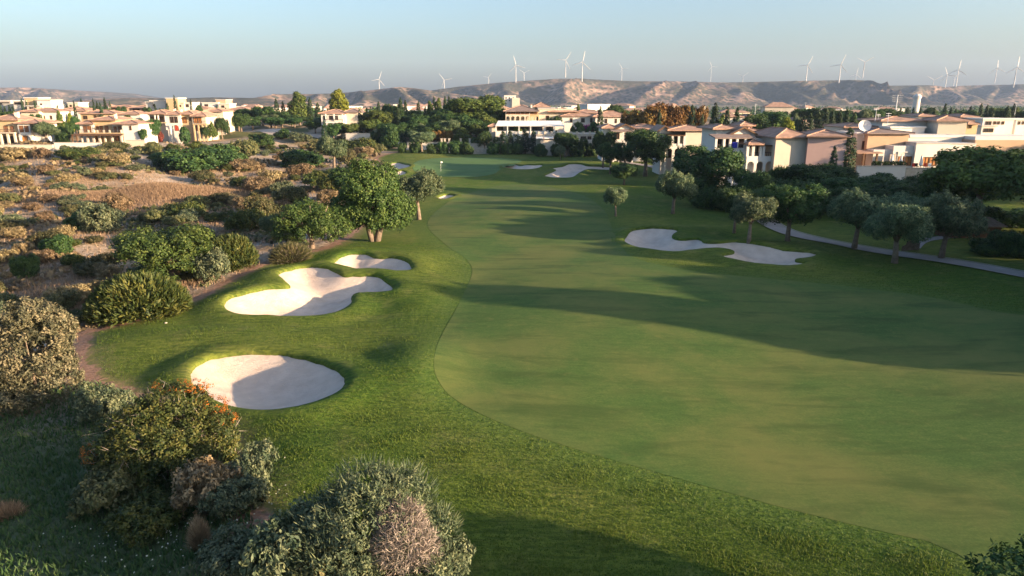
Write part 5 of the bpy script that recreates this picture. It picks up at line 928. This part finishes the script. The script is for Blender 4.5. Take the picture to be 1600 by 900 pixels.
# spa building
h = House('spa_building', 'sprawling pale spa building with stepped flat roofs and arched timber doors', 1340, 1602, 128, 'white', 'building')
h.wall(1358, 1422, 208, 3, 10, 'tan'); h.hip(1353, 1428, 207.5, 201.5, 3, 10, mat='roofd'); h.wall(1341, 1359, 210, 4, 8, 'cream'); h.flat(1341, 1358, 210, 4, 8, 'white'); h.win(1351, 1355, 221, 232.5, dy=4); h.wall(1420, 1530, 212.5, 6, 14, 'white'); h.wall(1424, 1526, 211.5, 5.8, .4, 'white', 215, 'parapet'); h.wall(1370, 1402, 234, .5, 5, 'white'); h.wall(1401, 1437, 228, 0, 8, 'white'); h.wall(1436, 1486, 224.5, -.6, 8, 'white'); h.wall(1484, 1530, 225.5, .6, 8, 'white'); h.wall(1528, 1640, 219, 2, 10, 'tan'); h.wall(1527, 1642, 213.5, 2.6, 9, 'white', 219.0, 'parapet')
h.flat(1436, 1486, 224.5, -.6, 6, 'conc', .2, .1); h.flat(1484, 1529, 225.5, .6, 5, 'conc', .2, .1); h.wins([(1411, 1419), (1422, 1431)], 245, 258, mat='door', name='door'); h.wins([(1449, 1459), (1461, 1471)], 246, 258.5, dy=-.6, mat='door', name='door'); h.win(1501, 1507, 244, 255, dy=.6)
h.arcade(1409, 1433, 237, 245, 258, 1, -.15, .15, 'white', pier=.02)
h.shed(1336, 1386, 238.5, 234.5, -1.2, 4, 'roof'); h.posts([1341, 1356, 1377], 239, None, -1, .3, 'wood'); h.posts([1399, 1405, 1476, 1482], 241, 259, -.6, .4, 'stone')
h = House('plant_house', 'tiled house with roof terrace and aerials behind the spa', 1372, 1456, 148, 'white', 'building'); h.wall(1378, 1450, 188.5, 0, 9); h.hip(1372, 1457, 188, 182.5, 0, 9, mat='roof'); h.wall(1392, 1445, 200, -4, 4, 'white'); h.flat(1392, 1445, 200, -4, 3.9, 'white', .3, .2)
h = House('tower_block', 'square cream tower with hipped roof above the spa', 1462, 1514, 142, 'cream', 'building', yaw=-8); h.wall(1467, 1508, 188.5, 0, 7, 'cream'); h.hip(1461, 1516, 188, 180.5, 0, 7); h.wall(1455, 1468, 190, 3, 5, 'tan')
villa('orange walled house right of the cream tower', 1508, 1528, 193, 189, 165, 'yellow', group='houses behind the spa', wins=[(1513, 1517, 196, 200, 'shade')], dep=7); villa('brick-coloured house with flat top behind the cream tower', 1495, 1526, 182, 179, 200, 'tan', group='houses behind the spa', wins=[])
flat_house('pale two-storey house with dark garage right of the spa', [(1534, 1582, 187, 0, 'white', [(1539, 1547, 190, 196), (1551, 1554, 190, 194), (1557, 1560, 190, 194), (1564, 1567, 190, 194)]), (1534, 1556, 198, -3, 'white', [(1538, 1552, 201, 206)])], 180, 'houses behind the spa')
flat_house('white house cut by the right edge behind the trees', [(1586, 1625, 187.5, 0, 'white', [(1590, 1592, 190, 194), (1596, 1598, 190, 194), (1602, 1605, 190, 194)])], 185, 'houses behind the spa')
villa('grey roofed house under the satellite dish', 1316, 1372, 198, 194, 150, 'cream', group='houses behind the spa'); villa('white house with tan roof left of the cream tower', 1430, 1465, 181, 178, 210, 'white', group='houses behind the spa')
villa('house with red roof behind the apartment cypresses', 1124, 1164, 182, 177, 235, 'white', group='houses behind the apartments'); villa('pale house tucked in trees behind the apartments', 1165, 1186, 182, 178.5, 240, 'cream', group='houses behind the apartments'); villa('low pink roofed house seen between far cypresses', 1236, 1262, 188, 184, 225, 'cream', group='houses behind the apartments')
wall_thing('white terrace wall before the spa doors', (1340, 1416, 260), 0, 121, group='spa terrace walls'); wall_thing('low pale wall under the spa parasols', (1416, 1500, 263), 0, 121.5, 'stone', group='spa terrace walls')
# hedge on the terrace wall
x0, zt = XZ(1369, 254, 122); x1 = XZ(1414, 254, 122)[0]; zb = XZ(1369, 260.5, 122)[1]
me = crown('box_hedge', [(k * (x1 - x0) / 8, 0, .4, .55, .5, .5) for k in range(9)], 260, 22, .16, (.16, .1), 'broad_leaf', 91, inner=.7)
tag(link('box_hedge', me, None, (x0, 122.4, zb)), 'clipped box hedge on the spa terrace wall', 'hedge')
def parasol(px, top, bot, Y, label):
    X, zt = XZ(px, top, Y); zb = XZ(px, bot, Y)[1]; o = empty('parasol', (X, Y, zb)); tag(o, label, 'parasol', 'closed parasols'); H = zt - zb
    MB().tube([(0, 0, 0), (0, 0, H + .15)], .04, 6).build('pole', M_['wood'], o); MB().lathe([(.05, H), (.14, H - .1), (.24, H * .6), (.34, H * .3), (.28, H * .26)], 10).build('canopy', M_['canvas'], o); MB().box(-.3, .3, -.3, .3, 0, .1).build('base', M_['conc'], o)
for i, (px, t, b) in enumerate([(1395, 241, 259), (1409, 243, 259), (1441, 243, 264), (1474, 243, 262), (1480, 241, 260)]): parasol(px, t, b, 122.8, 'closed white parasol on the spa terrace, %s from left' % ordw(i))
for i, (px, m) in enumerate([(1428, 'red'), (1446, 'red'), (1453, 'canvas'), (1432, 'wood')]):
    X, z = XZ(px, 264, 122.6); o = empty('garden_chair', (X, 122.6, z)); tag(o, '%s chair on the spa terrace beside the parasols' % {'red': ['red', 'second red'][i % 2], 'canvas': 'white', 'wood': 'brown'}[m], 'chair', 'spa chairs')
    MB().box(-.28, .28, -.28, .28, .42, .5).build('seat', M_[m], o); MB().box(-.28, .28, .24, .3, .5, 1.0).build('backrest', M_[m], o)
    for sx in (-.24, .24):
        for sy in (-.24, .24): MB().box(sx - .025, sx + .025, sy - .025, sy + .025, 0, .42).build('leg', M_['wood'], o)

# ------------------------------------------------------------------ small things
# flag on the green
X, Y = gp(689, 268); zf = float(h0(X, Y)) + .05; o = empty('golf_flag', (X, Y, zf)); tag(o, 'thin golf flagstick with small white flag on the putting green', 'flag')
MB().tube([(0, 0, 0), (0, 0, 2.3)], .025, 6).build('flagstick', M_['canvas'], o); MB().add([(.03, 0, 2.28), (.42, .08, 2.2), (.44, .1, 1.96), (.03, 0, 1.92), (.03, .03, 2.28), (.42, .11, 2.2), (.44, .13, 1.96), (.03, .03, 1.92)], [(0, 1, 2, 3), (7, 6, 5, 4), (0, 4, 5, 1), (1, 5, 6, 2), (2, 6, 7, 3)]).build('flag_cloth', M_['canvas'], o); MB().lathe([(.06, .004), (.06, .012)], 10).build('cup', M_['rail'], o)
# timber screen by the path
X, Y = gp(1423, 392); o = empty('timber_screen', (X, Y, float(h0(X, Y))), R(8)); tag(o, 'low curved timber screen between the two path olives', 'screen')
for k in range(12):
    a = -1.0 + k * .18; hgt = 1.15 - .06 * abs(k - 6) - (.25 if k < 3 else 0); MB().box(a, a + .15, .25 * math.cos(a), .25 * math.cos(a) + .06, 0, hgt).build('plank', bark_pale, o)
# low timber hut wall under the pine
X, Y = gp(1520, 372); o = empty('garden_shed', (X, Y, float(h0(X, Y)))); tag(o, 'low brown timber shelter in the shade of the huge pine', 'shed')
MB().box(-3.2, 3.2, 0, 2.4, 0, 1.5).build('wall', M_['wood'], o); MB().add([(-3.6, -.5, 1.5), (3.6, -.5, 1.5), (3.6, 2.8, 2.1), (-3.6, 2.8, 2.1), (-3.6, -.5, 1.4), (3.6, -.5, 1.4), (3.6, 2.8, 2.0), (-3.6, 2.8, 2.0)], [(0, 1, 2, 3), (7, 6, 5, 4), (0, 4, 5, 1), (1, 5, 6, 2), (2, 6, 7, 3), (3, 7, 4, 0)]).build('roof', bark_pale, o)
# satellite dish
X, z = XZ(1351, 197, 132); zb = XZ(1351, 210, 132)[1]; o = empty('satellite_dish', (X, 132, zb), R(-14)); tag(o, 'big round satellite dish on the spa roof', 'satellite dish')
d = MB(); d.tube([(0, 0, -.6), (0, 0, z - zb - .5)], .09, 8); d.build('mast', M_['metal'], o)
pr = [(1.12 * k / 7, .28 * (k / 7) ** 2) for k in range(8)]; b = MB()
for r_, q in pr:
    for k in range(24): t = 2 * math.pi * k / 24; b.v.append((r_ * math.cos(t), -q, r_ * math.sin(t)))
for i in range(7):
    for k in range(24): k2 = (k + 1) % 24; b.f.append((i * 24 + k, i * 24 + k2, (i + 1) * 24 + k2, (i + 1) * 24 + k))
dd = b.build('reflector', M_['canvas'], o, (0, 0, z - zb), True); dd.rotation_euler = (R(-25), 0, 0)
MB().tube([(0, 0, 0), (0, -.9, .1)], .03, 6).box(-.06, .06, -1.0, -.85, .03, .17).build('feed_horn', M_['metal'], dd)
def mast(px, top, bot, Y, label, r=.06, arms=2, name='aerial_mast'):
    X, zt = XZ(px, top, Y); zb = XZ(px, bot, Y)[1]; o = empty(name, (X, Y, zb)); tag(o, label, 'mast', 'masts and aerials'); H = zt - zb
    MB().tube([(0, 0, -.5), (0, 0, H)], [r, r * .6], 6).build('pole', M_['metal'], o)
    for k in range(arms): zz = H * (.95 - .12 * k); MB().box(-r * 9, r * 9, -.03, .03, zz - .03, zz + .03).build('crossbar', M_['metal'], o)
mast(1370, 168, 186, 149, 'thin aerial beside the satellite dish'); mast(1389, 176, 205, 146, 'tall thin aerial on the spa roof'); mast(1373, 178, 196, 150, 'short aerial left of the tiled house', .05)
mast(1403, 148, 172, 420, 'white lattice telecom mast left of the chimney tower', .35, 4, 'telecom_mast'); mast(1181, 162, 178, 420, 'thin mast among far trees', .12, 3); mast(1589, 160, 178, 300, 'pole at the right edge above far trees', .08, 1); mast(1259, 160, 176, 420, 'faint lamp mast before the hills', .1, 1)
X, zt = XZ(1434, 147, 520); zb = XZ(1434, 172, 520)[1] - 3; o = empty('chimney_tower', (X, 520, zb)); tag(o, 'pale round tower rising before the right hills', 'tower')
H = zt - zb; MB().lathe([(2.4, 0), (2.4, H * .8)], 16).build('shaft', M_['white'], o); MB().lathe([(2.9, H * .8), (2.9, H * .9), (1.2, H)], 16).build('top', M_['white'], o)
# wind turbines
TB = [(592, 124, 12, 20), (694, 125, 12, 80), (763, 121, 7, 40), (806, 102, 14, -15), (819, 114, 9, 65), (884, 94, 14, 33), (910, 97, 16, 12), (972, 107, 9, 88), (1112, 104, 8, 95), (1161, 119, 9, 55), (1262, 102, 14, 25), (1314, 101, 15, 20), (1338, 116, 9, 10), (1351, 97, 13, 58), (1459, 125, 12, 60), (1480, 117, 12, -20), (1492, 121, 9, 40), (1498, 109, 14, 5), (1558, 107, 12, -5), (1589, 106, 16, 0)]
bl = MB(); n = 9
for k in range(n + 1):
    q = k / n; r_ = 1.2 + 38.8 * q; c = .9 + 1.7 * math.sin(min(1, q * 4) * math.pi / 2) * (1 - q) ** .8 + .2; th = .55 * (1 - q) + .08
    bl.v += [(-c * .35, -th, r_), (c * .65, 0, r_), (-c * .35, th, r_)]
for k in range(n):
    for a in range(3): a2 = (a + 1) % 3; bl.f.append((k * 3 + a, k * 3 + a2, k * 3 + 3 + a2, k * 3 + 3 + a))
bl.f += [(2, 1, 0), (n * 3, n * 3 + 1, n * 3 + 2)]
blade = bl.mesh('blade', M_['turb'], True); nac = MB().box(-1.4, 1.4, -3.0, 6, -1.5, 1.6).mesh('nacelle', M_['turb']); hub = MB(); hub.tube([(0, -3, 0), (0, -4.6, 0), (0, -5.6, 0)], [1.7, 1.5, .3], 10); hub = hub.mesh('hub', M_['turb'], True)
for i, (px, py, r_, ang) in enumerate(TB):
    Y = min(5400, 40 * FPX / r_); X, z = XZ(px, py, Y); zb = max(15, min(z - 70, 120)); o = empty('wind_turbine', (X, Y, zb), math.atan2(-X, Y) * .6 + R(random.uniform(-14, 14))); tag(o, 'white wind turbine on the hills, %s from left' % ordw(i), 'wind turbine', 'wind turbines on the ridge')
    MB().lathe([(2.0, 0), (1.6, (z - zb) * .5), (1.1, z - zb - 1.5)], 12).build('tower', M_['turb'], o); hd = link('nacelle', nac, o, (0, 0, z - zb)); link('hub', hub, o, (0, 0, z - zb))
    for k in range(3): b = link('blade', blade, o, (0, -4.3, z - zb)); b.rotation_euler = (0, R(ang + 120 * k), 0)
# far town: small houses on the plain
random.seed(41); fw = MB().box(-6, 6, -5, 5, -3, 6).mesh('wall', M_['white']); fw2 = MB().box(-6, 6, -5, 5, -3, 6).mesh('wall', M_['cream']); fr = MB().add([(-6.6, -5.6, 6.003), (6.6, -5.6, 6.003), (6.6, 5.6, 6.003), (-6.6, 5.6, 6.003), (-2, 0, 8.2), (2, 0, 8.2)], [(0, 1, 5, 4), (1, 2, 5), (2, 3, 4, 5), (3, 0, 4), (3, 2, 1, 0)]).mesh('roof', M_['roof']); ff = MB().box(-6.2, 6.2, -5.2, 5.2, 6.003, 6.4).mesh('roof', M_['white']); wn_ = MB().box(-.9, .9, -.06, .03, -.7, .7).mesh('window', M_['glass'])
far = [(random.uniform(340, 830), random.uniform(500, 1300)) for _ in range(70)] + [(random.uniform(860, 1100), random.uniform(500, 1200)) for _ in range(26)] + [(random.uniform(180, 345), random.uniform(520, 1000)) for _ in range(22)] + [(random.uniform(1120, 1420), random.uniform(480, 900)) for _ in range(14)]
cn_ = [0, 0]
for px, Y in sorted(far):
    X = (px - 800) / FPX * Y; t = random.random() < .5; s = random.uniform(.8, 1.7); o = empty('far_house', (X, Y, float(h0(X, Y))), random.uniform(-.6, .6)); o.scale = (s * random.uniform(.8, 1.6), s, random.uniform(.9, 1.6))
    cn_[t] += 1; tag(o, 'tiny pale %s house in the far town, %s such from left' % ('tile-roofed' if t else 'flat-roofed', ordw(cn_[t] - 1)), 'house', 'tile-roofed far town houses' if t else 'flat-roofed far town houses'); link('wall', random.choice([fw, fw2]), o); link('roof', fr if t else ff, o)
    for wx in (-3, 0, 3): link('window', wn_, o, (wx, -5.01, 3.2))
h = House('far_block', 'pale apartment tower in the far town before the ridge', 786, 812, 900, 'pink', 'building'); h.wall(788, 806, 150, 0, 20, 'white'); h.wall(800, 812, 153, -6, 20, 'cream'); h.flat(788, 806, 150, 0, 20, 'white', .8); h.wins([(790, 792), (795, 797), (801, 803)], 152, 154); h.wins([(790, 792), (795, 797)], 156, 158)
# far bushes and trees of the plain read as one wood
rng = np.random.default_rng(17); n = 5200; Y = 420 + 1500 * rng.random(n) ** 1.3; X = (rng.random(n) * 2 - 1) * .95 * Y; keep = (np.sin(X / 47 + 2) * np.sin(Y / 61) + .5 * np.sin(X / 19 + Y / 33) + rng.normal(0, .35, n)) > -.1; X, Y = X[keep], Y[keep]; n = len(X)
k = 26; g = rng.normal(size=(n, k, 3)); g /= np.linalg.norm(g, axis=2)[:, :, None]; S = rng.uniform(2.0, 4.4, n)
P3 = np.stack([X, Y, h0(X, Y) + S * .7], 1)[:, None, :] + g * S[:, None, None] * np.array([1, 1, .85]) * rng.uniform(.6, 1, (n, k, 1))
V, F, t = leaves(P3.reshape(-1, 3), g.reshape(-1, 3) + rng.normal(0, .4, (n * k, 3)), 2.4, 1.8, np.clip(.5 + np.repeat(rng.normal(0, .25, n), k), 0, 1), rng)
o = tag(link('far_woodland', mesh_np('far_woodland', V, F, MATS['broad_leaf'], False, {'tint': t})), 'dark scattered woodland over the far plain', 'woodland', kind='stuff')
# fallen white marker stones by the mastic shrub and on the rough
for i, (px, py, r_) in enumerate([(259, 505, .09)]):
    X, Y = gp(px, py); rr = random.Random(i); b = MB(); b.lathe([(r_ * .7, -.03), (r_, r_ * .3), (r_ * .75, r_ * .7), (r_ * .2, r_ * .85)], 8); b.v = [(x * rr.uniform(.85, 1.15) * 1.3, y * rr.uniform(.85, 1.15), z) for x, y, z in b.v]; tag(b.build('stone', M_['stone'], None, (X, Y, float(h0(X, Y))), True), ['pale stone at the foot of the mastic dome', 'small pale stone on the ridge above the oval bunker', 'small dark stone on the near rough grass'][i], 'stone', 'loose stones')

# ------------------------------------------------------------------ haze
hm = bpy.data.materials.new('haze_air'); hm.use_nodes = True; nt = hm.node_tree; nt.nodes.clear()
ho = nt.nodes.new('ShaderNodeOutputMaterial'); pv = nt.nodes.new('ShaderNodeVolumePrincipled')
pv.inputs['Color'].default_value = (.48, .66, 1.0, 1); pv.inputs['Density'].default_value = 0.55e-4; pv.inputs['Anisotropy'].default_value = 0.0
nt.links.new(pv.outputs[0], ho.inputs['Volume'])
hz = MB().box(-9500, 9500, -400, 7600, -24, 420).build('haze', hm)
tag(hz, kind='stuff')
